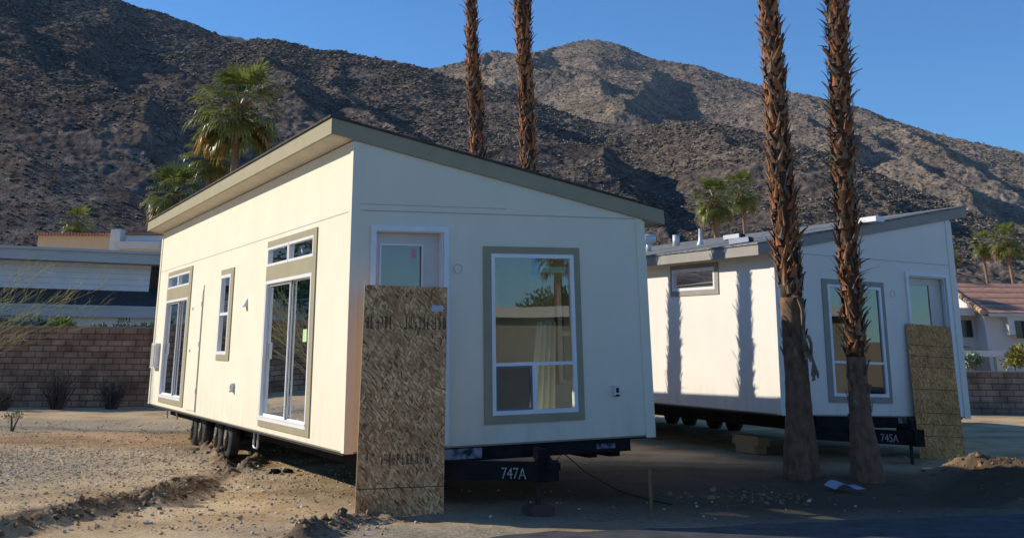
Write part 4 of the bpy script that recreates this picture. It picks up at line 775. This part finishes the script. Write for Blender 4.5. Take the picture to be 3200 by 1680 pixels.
def big_palm(path, rad, split, label, seed, group=None, dens=34, size=0.25, flare=1.0, grey=0.3, hang=None, crown_size=2.0):
    root = empty('palm_tree', loc=path[0]); tag(root, label, 'palm tree', group); O = path[0]
    P = [p - O for p in path]
    def fine(P, rad, n=5):
        a, b = [], []
        for i in range(len(P)-1):
            for k in range(n): t = k/n; a.append(P[i].lerp(P[i+1], t)); b.append(rad[i]+(rad[i+1]-rad[i])*t)
        return a+[P[-1]], b+[rad[-1]]
    lo = [i for i, p in enumerate(P) if p.z <= split+0.01]; hi = [i for i, p in enumerate(P) if p.z >= split-0.01]
    if len(lo) > 1:
        a, b = fine([P[i] for i in lo], [rad[i] for i in lo], 8); rr = random.Random(seed)
        b = [v*(1+rr.uniform(-0.02, 0.02)) for v in b]; m = MB(); m.tube(a, b, 24); m.build('trunk', BARK, root, True)
    a, b = fine([P[i] for i in hi], [rad[i] for i in hi], 4); m = MB(); m.tube(a, [v*0.86 for v in b], 16); m.build('fibrous_trunk' if len(lo) > 1 else 'trunk', FIBRE, root, True)
    m = MB(); boots(m, a, b, split, dens, size, seed, flare=flare, grey=grey)
    if len(lo) > 1:
        al, bl = fine([P[i] for i in lo], [rad[i] for i in lo], 8); boots(m, al, [v*1.06 for v in bl], split-0.85, 26, size*0.8, seed+9, flare=0.5, grey=0.9)
    m.build('leaf_bases', [BOOT, BOOTGREY], root)
    if hang:
        m = MB()
        for (h0, hd, L) in hang:
            h0 = Vector(h0)-O; pts = [h0, h0+Vector((0.10, -0.06, 0.0))*L, h0+Vector((0.17, -0.1, -0.28))*L, h0+Vector((0.15, -0.1, -0.75))*L, h0+Vector((0.22, -0.1, -1.1))*L]
            m.tube(pts, [0.03, 0.028, 0.024, 0.02, 0.01], 6)
            for k in range(7): q = pts[3].lerp(pts[4], k/7); m.quad(q, q+Vector((0.02, 0, 0)), q+Vector((0.03+random.uniform(-.05, .06), random.uniform(-.04, .04), -0.22)), q+Vector((random.uniform(-.05, .06), 0, -0.24)))
        m.build('dead_stalk', BOOTGREY, root)
    crown(root, P[-1] + Vector((0, 0, 0.1)), crown_size, seed, 30, 0)
    return root
def trunkpath(pts, Y, top): # pts photo x,y -> 3D at distance Y, then carried straight on to height top
    P = [at(x, y, Y) for x, y in pts]; d = (P[-1]-P[-2]).normalized(); k = (top - P[-1].z)/d.z; n = 3
    return P + [P[-1] + d*k*(j+1)/n for j in range(n)]
p3 = trunkpath([(2506, 1512), (2503, 1420), (2498, 1299), (2491, 1180), (2483, 1077), (2474, 930), (2462, 800), (2452, 690), (2441, 560), (2430, 400), (2420, 240), (2405, 60), (2396, -60)], 18.05, 13.5)
r3 = [0.29, 0.245, 0.195, 0.175, 0.168, 0.175, 0.185, 0.18, 0.175, 0.17, 0.165, 0.15, 0.145, 0.15, 0.15, 0.16]
p4 = trunkpath([(2715, 1530), (2703, 1420), (2689, 1299), (2682, 1200), (2675, 1114), (2664, 950), (2652, 800), (2643, 650), (2634, 480), (2626, 300), (2618, 120), (2610, -60)], 17.7, 13.8)
r4 = [0.25, 0.205, 0.155, 0.143, 0.14, 0.145, 0.15, 0.155, 0.165, 0.17, 0.175, 0.18, 0.18, 0.18, 0.18]
GP = 'tall palm trunks beside the homes'
big_palm(p3, r3, p3[5].z-p3[0].z, 'palm with thick flared grey foot and a torn stalk dangling near the white home corner', 31, GP, dens=100, size=0.165, flare=0.85, hang=[(at(2478, 928, 17.85), 0, 0.62), (at(2518, 1050, 17.85), 0, 0.35)])
big_palm(p4, r4, p4[4].z-p4[0].z, 'shaggy palm bristling with spiky leaf stubs before the white home front window', 32, GP, dens=110, size=0.145, flare=1.45, grey=0.4)
pA = [at(1499, 620, 25.25), at(1494, 490, 25.25), at(1488, 370, 25.25), at(1480, 240, 25.25), at(1475, 110, 25.25), at(1473, 0, 25.25), at(1471, -90, 25.25)]
dA = (pA[0]-pA[1]).normalized(); pA = [pA[0] + dA*(pA[0].z/(-dA.z))] + pA
d = (pA[-1]-pA[-2]).normalized(); pA += [pA[-1]+d*3, pA[-1]+d*6]
big_palm(pA, [0.24, 0.165, 0.165, 0.165, 0.165, 0.115, 0.115, 0.115, 0.12, 0.13], 0.0, 'thinner bristly palm trunk rising behind the cream home roof, left of its neighbour', 33, GP, dens=95, size=0.15, grey=0.35, flare=0.9)
pB = [at(1660, 680, 23.05), at(1653, 530, 23.05), at(1647, 370, 23.05), at(1640, 220, 23.05), at(1636, 110, 23.05), at(1632, 30, 23.05), at(1630, -80, 23.05)]
dB = (pB[0]-pB[1]).normalized(); pB = [pB[0] + dB*(pB[0].z/(-dB.z))] + pB
d = (pB[-1]-pB[-2]).normalized(); pB += [pB[-1]+d*3, pB[-1]+d*6]
big_palm(pB, [0.24, 0.155, 0.15, 0.15, 0.145, 0.15, 0.185, 0.17, 0.16, 0.16], 0.0, 'ruddy palm trunk thickening at the top of the picture, rising behind the cream home roof', 34, GP, dens=95, size=0.15, grey=0.25, flare=0.75)
def far_palm(x, y, Y, rpx, tw, label, seed, dead=8, nfr=34, lean_px=0, group=None, lift=0.0):
    c = at(x, y, Y); s = rpx/FPX*Y*0.97; b = Vector((c.x + lean_px/FPX*Y, c.y, 0.0)); root = empty('fan_palm', loc=b); tag(root, label, 'palm tree', group)
    k = c - b; m = MB(); w = tw/FPX*Y/2; m.tube([Vector((0, 0, -0.3)), k*0.3, k*0.7, k*0.93, k], [w*1.25, w*1.05, w, w*1.1, w*1.5], 12); m.build('trunk', BARKFAR, root, True)
    m = MB(); boots(m, [k*0.86, k*0.93, k*1.0], [w*1.1, w*1.5, w*1.7], (k*0.86).z, 40, s*0.16, seed, flare=1.2); m.build('leaf_bases', [BOOT, BOOTGREY], root)
    crown(root, k, s, seed, nfr, dead, lift); return root
GF = 'fan palms below the mountain'
far_palm(747, 335, 55, 172, 20, 'tallest fan palm with a tan skirt, above the left roof edge of the cream home', 41, 12, 44, 8, GF, -0.02)
far_palm(660, 478, 57, 100, 17, 'shorter fan palm with yellowing fronds tucked under the tallest one', 42, 12, 38, 6, GF, -0.1)
far_palm(545, 606, 46, 112, 16, 'squat glossy fan palm peeping over the far left end of the cream roof', 43, 8, 46, 0, GF)
far_palm(245, 696, 80, 62, 12, 'small distant fan palm behind the tan tile-topped house on the left', 44, 5, 28, 0, GF)
far_palm(2232, 622, 62, 82, 17, 'fan palm with golden lower fronds over the grey roof, stouter of the pair', 45, 14, 38, 8, GF)
far_palm(2318, 597, 66, 74, 9, 'slender all-green fan palm standing right of the golden-frond palm', 46, 3, 30, 6, GF)
far_palm(3066, 760, 78, 48, 8, 'thin fan palm left of the bushier one above the red tile roof', 47, 4, 30, 14, GF)
far_palm(3142, 748, 76, 64, 11, 'bushy bright fan palm above the ridge of the red tile roof', 48, 8, 36, 18, GF)
far_palm(2978, 795, 82, 36, 8, 'fan palm half hidden behind the right corner of the white home', 49, 4, 28, 4, GF)

# ------------------------------------------------------------------ block walls and houses beyond
def wallrun(name, a, b, h, mat_, label, thick=0.2, cap=None):
    a = Vector((a[0], a[1], 0)); b = Vector((b[0], b[1], 0)); d = (b-a); L = d.length; M = Matrix.Translation(a) @ Rz(math.atan2(d.y, d.x)); r = empty(name, M); tag(r, label, 'wall')
    m = MB(); m.box(0, L, 0, thick, -0.3, h); m.build('masonry', mat_, r)
    m = MB(); m.box(0, L, -0.02, thick+0.02, h+0.001, h+0.05); m.build('coping', pm('wall_coping', (0.32, 0.26, 0.2), (0.24, 0.19, 0.15), 0.95, 3), r); return r
wallrun('block_wall', (-45, 31.0), (-9.2, 37.9), 2.2, BLOCK, 'tall brown slump-block wall on the left, running behind the cream home', 0.2)
wallrun('block_wall', (7.0, 37.3), (40, 37.3), 1.16, brickmat('grey_slump_block', (0.21, 0.17, 0.145), (0.30, 0.25, 0.21), (0.12, 0.10, 0.09), 0.41, 0.17, 0.016), 'low brown slump-block wall on the right, beyond the white home', 0.2)
# grey two-storey house on the left
A = at(0, 765, 42); Bz = None
for Y in np.arange(42, 52, 0.02):
    q = at(480, 787, Y)
    if q.z >= A.z: Bz = q; break
dd = Vector((Bz.x-A.x, Bz.y-A.y, 0)); yaw = math.atan2(dd.y, dd.x); Mg = Matrix.Translation((A.x, A.y, 0)) @ Rz(yaw); Mgi = Mg.inverted()
def gh(x, y, off=0.0):    # photo pixel -> (along, height) on the house front (off = set-back)
    o = Mgi @ Vector((0, 0, CAMZ)); d = Mgi.to_3x3() @ Vector(ray(x, y)); t = (off - o.y)/d.y; p = o + d*t; return p.x, p.z
g = empty('grey_house', Mg); tag(g, 'grey two-storey house with flat eaves and number 2071, behind the left block wall', 'house')
ztop = gh(0, 765)[1]; zf = gh(0, 806)[1]; xr = gh(482, 830)[0]; x0 = -18.0; SET = 0.9
m = MB(); m.box(x0, xr+3, 0, 9.2, zf, ztop-0.1); m.box(x0, xr+3.1, -0.08, 9.3, ztop-0.097, ztop); m.build('eave', GREYFASCIA, g)
xw = gh(470, 860, SET)[0]; zr0 = gh(0, 893, SET)[1]; m = MB(); m.box(x0, xw, SET, 9, zr0-0.5, zf-0.002); m.build('upper_wall', LAPSIDING, g)
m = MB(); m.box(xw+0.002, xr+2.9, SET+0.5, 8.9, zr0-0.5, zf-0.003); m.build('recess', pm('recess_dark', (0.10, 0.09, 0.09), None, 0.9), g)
FR = -0.9; zl1 = gh(0, 949, FR)[1]; zl0 = gh(0, 984, FR)[1]
m = MB(); m.hexa([(x0, FR+0.03, zl1+0.004), (xr+3, FR+0.03, zl1+0.004), (xr+3, SET+0.45, zr0+0.03), (x0, SET+0.45, zr0+0.03), (x0, FR+0.03, zl1+0.05), (xr+3, FR+0.03, zl1+0.05), (xr+3, SET+0.45, zr0+0.10), (x0, SET+0.45, zr0+0.10)]); m.build('lower_roof', SHINGLE, g)
m = MB(); m.box(x0, xr+3, FR, FR+1.2, zl0, zl1); m.box(x0, xr+3.02, FR-0.03, FR+0.02, zl1-0.06, zl1+0.03); m.build('lower_fascia', GREYFASCIA, g)
WY = -0.62; m = MB(); m.box(x0, xr+3, WY, 8.8, -0.3, zl0-0.002); m.box(x0, xr+3, WY-0.04, WY, gh(0, 1014, WY)[1]-0.05, gh(0, 1014, WY)[1]); m.build('lower_wall', pm('lower_stucco', (0.78, 0.72, 0.60), (0.72, 0.665, 0.55), 0.9, 1.2), g)
tx, tz = gh(364, 1006, WY); text('house_number', '2071', gh(364, 993, WY)[1]-tz, textframe(Vector((tx, WY-0.006, tz)), Vector((1, 0, 0)), Vector((0, -1, 0))), BLACKP, g, 1.25)
# tan house behind it
YT = 62; t0 = at(116, 764, YT); t1 = at(356, 764, YT)
g = empty('tan_house', Matrix.Translation((t0.x, YT, 0))); tag(g, 'tan stucco house top with red tile edge, behind the grey house', 'house'); zz = lambda y, Y=YT, x=250: at(x, y, Y).z
m = MB(); m.box(0, t1.x-t0.x, 0, 5, 0, zz(737)); m.build('wall', STUCCO_TAN, g)
m = MB(); n = 26; Lx = t1.x-t0.x
for k in range(n):
    xa = -0.2 + (Lx+0.2)*k/n; m.hexa([(xa, -0.25, zz(737)-0.02), (xa+Lx/n*0.92, -0.25, zz(737)-0.02), (xa+Lx/n*0.92, 2.4, zz(729)+0.02), (xa, 2.4, zz(729)+0.02), (xa+0.05, -0.25, zz(735)+0.1), (xa+Lx/n*0.75, -0.25, zz(735)+0.1), (xa+Lx/n*0.75, 2.4, zz(729)+0.12), (xa+0.05, 2.4, zz(729)+0.12)])
m.build('tile_roof', TILE, g)
xc = at(356, 740, YT).x-t0.x; xd = at(386, 740, YT).x-t0.x; xe = at(540, 740, YT).x-t0.x
m = MB(); m.box(xc+0.002, xd, -0.6, 4, 0, zz(718)); m.build('chimney', STUCCO, g)
m = MB(); m.box(xd+0.002, xe, 0.4, 5, 0, zz(731)); m.build('siding_wall', LAPSIDING, g)
m = MB(); m.box(xd+0.1, xe, 0.2, 4.6, zz(729), zz(720)); m.build('shaded_tile_edge', TILE, g)
m = MB(); m.box(xd+0.3, xe, -2.2, 0.35, zz(785), zz(764)); m.build('flat_porch_roof', STUCCO, g)
# white house with tile roof on the right
YR = 58; c = at(3073, 976, YR); g = empty('white_house', Matrix.Translation((c.x, YR, 0))); tag(g, 'white stucco house with red tile roof, beyond the right block wall', 'house')
ze = c.z; zrg = at(3100, 893, YR+4.2).z; wx = 22
m = MB(); m.box(0, wx, 0.0, 8.4, -0.2, ze-0.15); m.poly([(0, 0, ze-0.15), (0, 8.4, ze-0.15), (0, 4.2, zrg-0.15)]); m.poly([(wx, 0, ze-0.15), (wx, 8.4, ze-0.15), (wx, 4.2, zrg-0.15)])
xb = at(3136, 1000, YR).x - c.x; m.box(xb, wx, -0.5, -0.002, 2.5, ze-0.16); m.build('wall', STUCCO, g)
m = MB(); a = -0.25
for y0, y1, za, zb in ((-0.55, 4.2, ze-0.12, zrg), (8.95, 4.2, ze-0.12, zrg)): m.hexa([(a, y0, za), (wx, y0, za), (wx, y1, zb), (a, y1, zb), (a, y0, za+0.12), (wx, y0, za+0.12), (wx, y1, zb+0.12), (a, y1, zb+0.12)])
m.build('tile_roof', TILE, g)
m = MB(); n = 16
for k in range(n):
    t = k/n; y = -0.6+4.8*t; z = ze-0.12 + (zrg-ze+0.12)*t; m.lathe((a-0.02, y, z+0.12), (0, 4.8, zrg-ze), [(0, 0.14), (0.38, 0.11)], 8)
m.build('rake_tile', pm('rake_tile', (0.52, 0.33, 0.2), (0.42, 0.25, 0.15), 0.9, 4), g)
m = MB(); m.box(0, wx, -0.62, -0.56, ze-0.2, ze-0.05); m.build('gutter', GREYFASCIA, g)
YW = 1.3; xl = -9; zw = at(3010, 963, YR+YW).z
m = MB(); m.box(xl, -0.003, YW, 8, -0.2, zw-0.25); m.build('wing_wall', STUCCO, g)
m = MB(); m.box(xl-0.3, -0.26, YW-0.9, 8.2, zw-0.35, zw); m.build('wing_eave', STUCCO, g)
def wn_(xa, xb, ya, yb, Y): p = at(xa, ya, YR+Y); q = at(xb, yb, YR+Y); return p.x-c.x, q.x-c.x, q.z, p.z
a0, a1, b0, b1 = wn_(3003, 3041, 1000, 1053, YW); m = MB(); m.box(a0, a1, YW-0.05, YW-0.002, b0, b1); m.build('window', DARKGLASS, g)
a0, a1, b0, b1 = wn_(3170, 3230, 1002, 1057, -0.5); m = MB(); m.box(a0, a1, -0.55, -0.502, b0, b1); o = m.build('window', DARKGLASS, g); m = MB(); m.box((a0+a1)/2-0.1, (a0+a1)/2+0.1, -0.58, -0.552, b0, b1); m.build('shutter', RUSTY, o)
z1 = at(3010, 1072, YR+YW).z; z0_ = at(3010, 1097, YR-1.5).z; xe = at(3088, 1096, YR-1.5).x-c.x
m = MB(); m.hexa([(xl, -1.5, z0_), (xe, -1.5, z0_), (xe-1.2, YW-0.06, z1), (xl, YW-0.06, z1), (xl, -1.5, z0_+0.06), (xe, -1.5, z0_+0.06), (xe-1.2, YW-0.06, z1+0.06), (xl, YW-0.06, z1+0.06)]); m.build('porch_roof', SHINGLE, g)
xq = at(3138, 1100, YR-1.5).x-c.x; m = MB(); m.box(xl, xq, -1.6, -1.5, z0_-0.22, z0_+0.05); m.box(at(3112, 1120, YR-1.4).x-c.x, at(3130, 1120, YR-1.4).x-c.x, -1.45, -1.1, -0.2, z0_-0.222); m.build('porch_beam', STUCCO, g)

# ------------------------------------------------------------------ shrubs
def leafball(m, c, r, n, ls, rnd, flat=0.8, mi=0):
    for _ in range(n):
        v = Vector((rnd.gauss(0, 1), rnd.gauss(0, 1), rnd.gauss(0, 1))).normalized()*(rnd.random()**0.4); p = Vector(c) + Vector((v.x*r, v.y*r, v.z*r*flat))
        d = (v + Vector((rnd.gauss(0, .6), rnd.gauss(0, .6), rnd.gauss(0.2, .6)))).normalized(); s = d.cross(Vector((rnd.gauss(0, 1), rnd.gauss(0, 1), rnd.gauss(0, 1)))).normalized(); L = ls*rnd.uniform(0.6, 1.3)
        m.poly([p, p+d*L*0.5+s*L*0.22, p+d*L, p+d*L*0.5-s*L*0.22], mi)
def shrub(x, ytop, ybot, Y, rpx, mat_, label, seed, n=700, ls=0.16, group=None, zb=0.0, name='shrub', cat='shrub', nb=6):
    r = random.Random(seed); t = at(x, ytop, Y); rad = rpx/FPX*Y; root = empty(name, loc=(t.x, Y, zb)); tag(root, label, cat, group); h = t.z - zb
    m = MB()
    for k in range(nb): a = k*2.4; m.tube([(0, 0, -0.1), (math.cos(a)*rad*0.3, math.sin(a)*rad*0.3, h*0.4), (math.cos(a)*rad*0.6, math.sin(a)*rad*0.6, h*0.75)], [0.03, 0.02, 0.01], 5)
    m.build('stem', DEADTWIG, root)
    m = MB(); low = at(x, ybot, Y).z - zb
    for k in range(9): a = r.random()*6.28; q = r.random()**0.5; zc = low + (h-low)*r.uniform(0.25, 0.8); leafball(m, (math.cos(a)*rad*q*0.75, math.sin(a)*rad*q*0.75, zc), rad*0.42, n//9, ls, r, 0.9)
    m.build('foliage', mat_, root); return root
GS = 'shrubs over the left block wall'
shrub(15, 1008, 1045, 39, 42, LEAFGREY, 'grey-green shrub over the left wall at the picture edge', 61, group=GS)
shrub(100, 1012, 1045, 39.3, 60, LEAFGREY, 'wide pale shrub over the left wall, left of the bright green one', 62, 900, group=GS)
shrub(192, 1003, 1045, 39.2, 38, LEAFLIGHT, 'bright lime green shrub over the middle of the left wall', 63, 700, group=GS)
shrub(310, 1026, 1046, 39.8, 28, LEAFGREY, 'small glossy shrub over the left wall right of the gap', 64, 300, group=GS)
shrub(385, 1026, 1046, 40, 36, LEAFGREY, 'glossy shrub over the left wall beneath the house number', 65, 500, group=GS)
shrub(450, 1024, 1047, 40.2, 34, LEAFGREY, 'glossy shrub over the left wall next to the cream home corner', 66, 500, group=GS)
shrub(3030, 1118, 1142, 41, 42, LEAFGREY, 'pale leafy shrub above the low right wall under the porch', 67, 500)
shrub(3188, 1085, 1150, 40, 48, pm('leaf_olive', (0.20, 0.20, 0.045), (0.32, 0.28, 0.08), 0.6, 2, 3), 'yellow-green shrub at the right edge above the low block wall', 68, 1100, 0.14)
def twiggy(x, ybase, Y, hpx, wpx, mat_, label, seed, n=60, cat='dead shrub', name='dead_shrub'):
    r = random.Random(seed); b = at(x, ybase, Y); root = tag(MB().build(name, mat_) if False else empty(name, loc=(b.x, Y, 0.0)), label, cat); hh = hpx/FPX*Y; ww = wpx/FPX*Y; m = MB()
    for _ in range(n):
        a = r.random()*6.28; l = hh*r.uniform(0.5, 1.1); o = ww*r.uniform(0.1, 0.55); p = Vector((r.gauss(0, .08)*ww, r.gauss(0, .08), 0)); q = p + Vector((math.cos(a)*o*0.5, math.sin(a)*o*0.5, l*0.6)); e = p + Vector((math.cos(a)*o, math.sin(a)*o, l))
        m.tube([p, q, e], [0.012, 0.008, 0.004], 4, 0, False)
        for _ in range(3): f = q.lerp(e, r.random()); m.tube([f, f+Vector((r.gauss(0, .12), r.gauss(0, .12), r.uniform(.05, .25)))], [0.006, 0.003], 3, 0, False)
    m.build('twigs', mat_, root)
    if cat == 'dead shrub':
        m = MB(); leafball(m, (0, 0, hh*0.35), ww*0.36, 260, 0.07, r, 0.9); m.build('dry_leaves', DEADTWIG, root)
    return root
twiggy(178, 1262, 35.6, 95, 90, DEADTWIG, 'larger dead dark shrub at the foot of the left block wall', 71, 90)
twiggy(350, 1262, 36.2, 70, 90, DEADTWIG, 'smaller dead shrub at the wall foot, nearer the cream home', 72, 70)
twiggy(8, 1262, 34.6, 60, 60, DEADTWIG, 'low dead shrub at the wall foot by the left picture edge', 73, 60)
# wispy yellow-green desert shrub leaning in from the left in front of the wall
r = random.Random(5); o = Vector((-14.6, 28.5, 0)); root = empty('wispy_shrub', loc=o); tag(root, 'tall wispy shrub with thin yellow-green branches leaning right across the left wall', 'shrub'); m = MB(); mt = MB()
ends = [(330, 895), (260, 900), (180, 840), (130, 815), (345, 945), (300, 985), (240, 905), (150, 900), (60, 850), (200, 960), (110, 880), (320, 1010), (30, 900), (275, 955), (90, 930), (60, 990), (160, 830), (215, 930)]
for k, (x, y) in enumerate(ends):
    e = at(x, y, 28.5+r.uniform(-1, 1)) - o; q0 = Vector((r.gauss(0, 0.15), r.gauss(0, .15), 0.0)); c1 = q0.lerp(e, 0.4) + Vector((-0.1, 0, 0.30)); c2 = q0.lerp(e, 0.75) + Vector((0, 0, 0.22)); pts = [q0, c1, c2, e]
    m.tube(pts, [0.014, 0.008, 0.005, 0.0025], 5, 0, False)
    for _ in range(34):
        t = r.uniform(0.4, 1); p = (c1.lerp(c2, (t-0.4)/0.35) if t < 0.75 else c2.lerp(e, (t-0.75)/0.25)); d = (e-q0).normalized(); s = Vector((d.x+r.gauss(0, .5), r.gauss(0, .5), d.z+r.gauss(0.2, .5)))*r.uniform(0.12, 0.45); mt.tube([p, p+s*0.5+Vector((0, 0, .02)), p+s], [0.0035, 0.003, 0.0015], 3, 0, False)
m.build('branch', TWIG, root); mt.build('twigs', pm('twig_green', (0.30, 0.30, 0.09), (0.24, 0.21, 0.08), 0.8, 4), root)
shrub(45, 1285, 1310, 27, 28, LEAFGREY, 'tiny pale weed on the gravel near the left picture edge', 75, 260, 0.05, name='weed', cat='weed', nb=3)

# ------------------------------------------------------------------ small things on the ground
b = onground(2036, 1611); t = at(2030, 1467, b.y); m = MB(); m.bar(b + Vector((0, 0, -0.1)), t, 0.035, 0.02, (0, 1, 0)); tag(m.build('survey_stake', pm('stake_wood', (0.30, 0.17, 0.09), (0.22, 0.12, 0.06), 0.85, 8)), 'thin brown wooden stake standing in the shaded dirt', 'stake')
cab = [Mh1 @ Vector((2.16, -0.98, -0.2))] + [onground(x, y, 0.02) for x, y in ((1760, 1478), (1830, 1498), (1930, 1530), (2030, 1560), (2100, 1575))]
cab[1].z = 0.3; cab[2].z = 0.12
m = MB(); m.tube(cab, 0.008, 6); tag(m.build('cable', BLACKP), 'black cable trailing from the trailer tongue across the dirt', 'cable')
a = onground(2612, 1528, 0.05); m = MB(); ux = Vector((0.36, -0.12, 0)); vx = Vector((-0.10, 0.2, 0)); n = 8
for k in range(n):
    t0, t1 = k/n, (k+1)/n; zf_ = lambda t: 0.05*math.sin(t*3.1) + 0.03*math.sin(t*7); A0 = a+ux*t0+Vector((0, 0, zf_(t0))); A1 = a+ux*t1+Vector((0, 0, zf_(t1)))
    m.hexa([A0, A1, A1+vx+Vector((0, 0, .03)), A0+vx+Vector((0, 0, .03)), A0+Vector((0, 0, .004)), A1+Vector((0, 0, .004)), A1+vx+Vector((0, 0, .034)), A0+vx+Vector((0, 0, .034))])
tag(m.build('crumpled_paper', pm('blue_paper', (0.20, 0.27, 0.45), (0.36, 0.42, 0.55), 0.5, 6)), 'crumpled blue and white sheet lying beside the shaggy palm foot', 'litter')
for (x, y, L, an, lab) in ((1827, 1450, 0.2, 0.9, 'short pale scrap stick on the dirt right of the trailer tongue'), (2850, 1437, 0.2, 2.0, 'pale scrap stick beside the foot of the grooved board'), (1190, 1466, 0.01, 0, None)):
    if not lab: continue
    q = onground(x, y, 0.03); m = MB(); v = Vector((math.cos(an), math.sin(an), 0.25))*L; m.bar(q, q+v, 0.03, 0.02); tag(m.build('scrap_stick', WOODPALE), lab, 'stick')
for k, (x, y, s, lab) in enumerate(((855, 1474, 0.07, 'black rubbery scrap on sunlit dirt in front of the wheels, left of its twin'), (897, 1470, 0.055, 'smaller black scrap on sunlit dirt, right of its twin'), (548, 1499, 0.05, 'lone dark clod on sunlit dirt above the dug rut'))):
    q = onground(x, y, 0.0); r = random.Random(k); bm = bmesh.new(); bmesh.ops.create_icosphere(bm, subdivisions=2, radius=s)
    for v in bm.verts: v.co = Vector((v.co.x*1.5, v.co.y*0.8, v.co.z*0.7))*(1+r.uniform(-0.25, 0.25))
    me = bpy.data.meshes.new('scrap'); bm.to_mesh(me); bm.free(); me.materials.append(MATS['clod_dark'] if k == 2 else BLACKP); o = bpy.data.objects.new('dirt_clod' if k == 2 else 'black_scrap', me); COL.objects.link(o); o.location = q + Vector((0, 0, float(H(q.x, q.y))+s*0.3)); tag(o, lab, 'clod' if k == 2 else 'scrap')

# ------------------------------------------------------------------ what the panes mirror: the street behind and to the left
def tree(x, y, h, r_, label, seed):
    r = random.Random(seed); root = empty('leafy_tree', loc=(x, y, 0)); tag(root, label, 'tree'); m = MB(); m.tube([(0, 0, -0.2), (0.1, 0, h*0.3), (0, 0.1, h*0.6)], [0.22, 0.17, 0.1], 10)
    for k in range(6): a = k*1.05; m.tube([(0, 0, h*0.3), (math.cos(a)*r_*0.4, math.sin(a)*r_*0.4, h*0.55), (math.cos(a)*r_*0.7, math.sin(a)*r_*0.7, h*0.72)], [0.1, 0.06, 0.03], 6)
    m.build('trunk', DEADTWIG, root); m = MB()
    for k in range(26): a = r.random()*6.28; q = r.random()**0.5; leafball(m, (math.cos(a)*r_*q*0.85, math.sin(a)*r_*q*0.85, h*(0.45+0.5*r.random()*(1-q*0.4))), r_*0.3, 130, 0.28, r)
    m.build('crown', LEAF, root)
tree(-23.5, 38.5, 6.0, 3.2, 'dense green tree left of the picture, mirrored in the glass door', 81)
tree(-30, 40, 6.5, 3.4, 'second green tree farther left, mirrored in the glass door', 82)
tree(28, -4.5, 4.6, 2.6, 'round tree across the street, mirrored in the picture window', 83)
tree(32, 2, 5.0, 3.0, 'taller round tree across the street behind the pale house', 84)
tree(27, 4.5, 4.2, 2.4, 'smaller round tree across the street beside the pale house', 85)
far_pos = ((25.5, -3.0, 5.6), (29.0, 3.5, 6.4), (33, -2, 6.0))
for k, (x, y, hgt) in enumerate(far_pos):
    root = empty('fan_palm', loc=(x, y, 0)); tag(root, ('palm across the street, mirrored in the picture window', 'taller palm across the street by the pale house', 'shorter palm behind the pale house across the street')[k], 'palm tree')
    m = MB(); m.tube([(0, 0, -0.2), (0.1, 0, hgt*0.5), (0, 0, hgt)], [0.25, 0.18, 0.16], 12); m.build('trunk', BARKFAR, root, True); crown(root, (0, 0, hgt), 1.3, 90+k, 26, 0)
M = Matrix.Translation((17.2, -2.6, 0)) @ Rz(math.radians(55)); g = empty('pale_house', M); tag(g, 'low pale house across the street, mirrored in the picture window', 'house')
m = MB(); m.box(-9, 16, 1.0, 8, 0, 2.55); m.build('wall', pm('brown_wall', (0.25, 0.235, 0.19), None, 0.9), g)
m = MB(); m.box(-9.4, 16.4, 0, 8.4, 2.60, 2.86); m.build('roof', STUCCO, g)

# ------------------------------------------------------------------ the air: far slopes fade a little to blue
m, n, l, b = nodes('haze_air'); n.remove(b); pv = n.new('ShaderNodeVolumePrincipled'); pv.inputs['Color'].default_value = (0.68, 0.82, 1.0, 1); pv.inputs['Density'].default_value = 0.000028; l.new(pv.outputs[0], n['Material Output'].inputs['Volume'])
mb = MB(); mb.box(-3600, 3600, -4000, 4100, -3, 900); tag(mb.build('haze', m), kind='stuff')
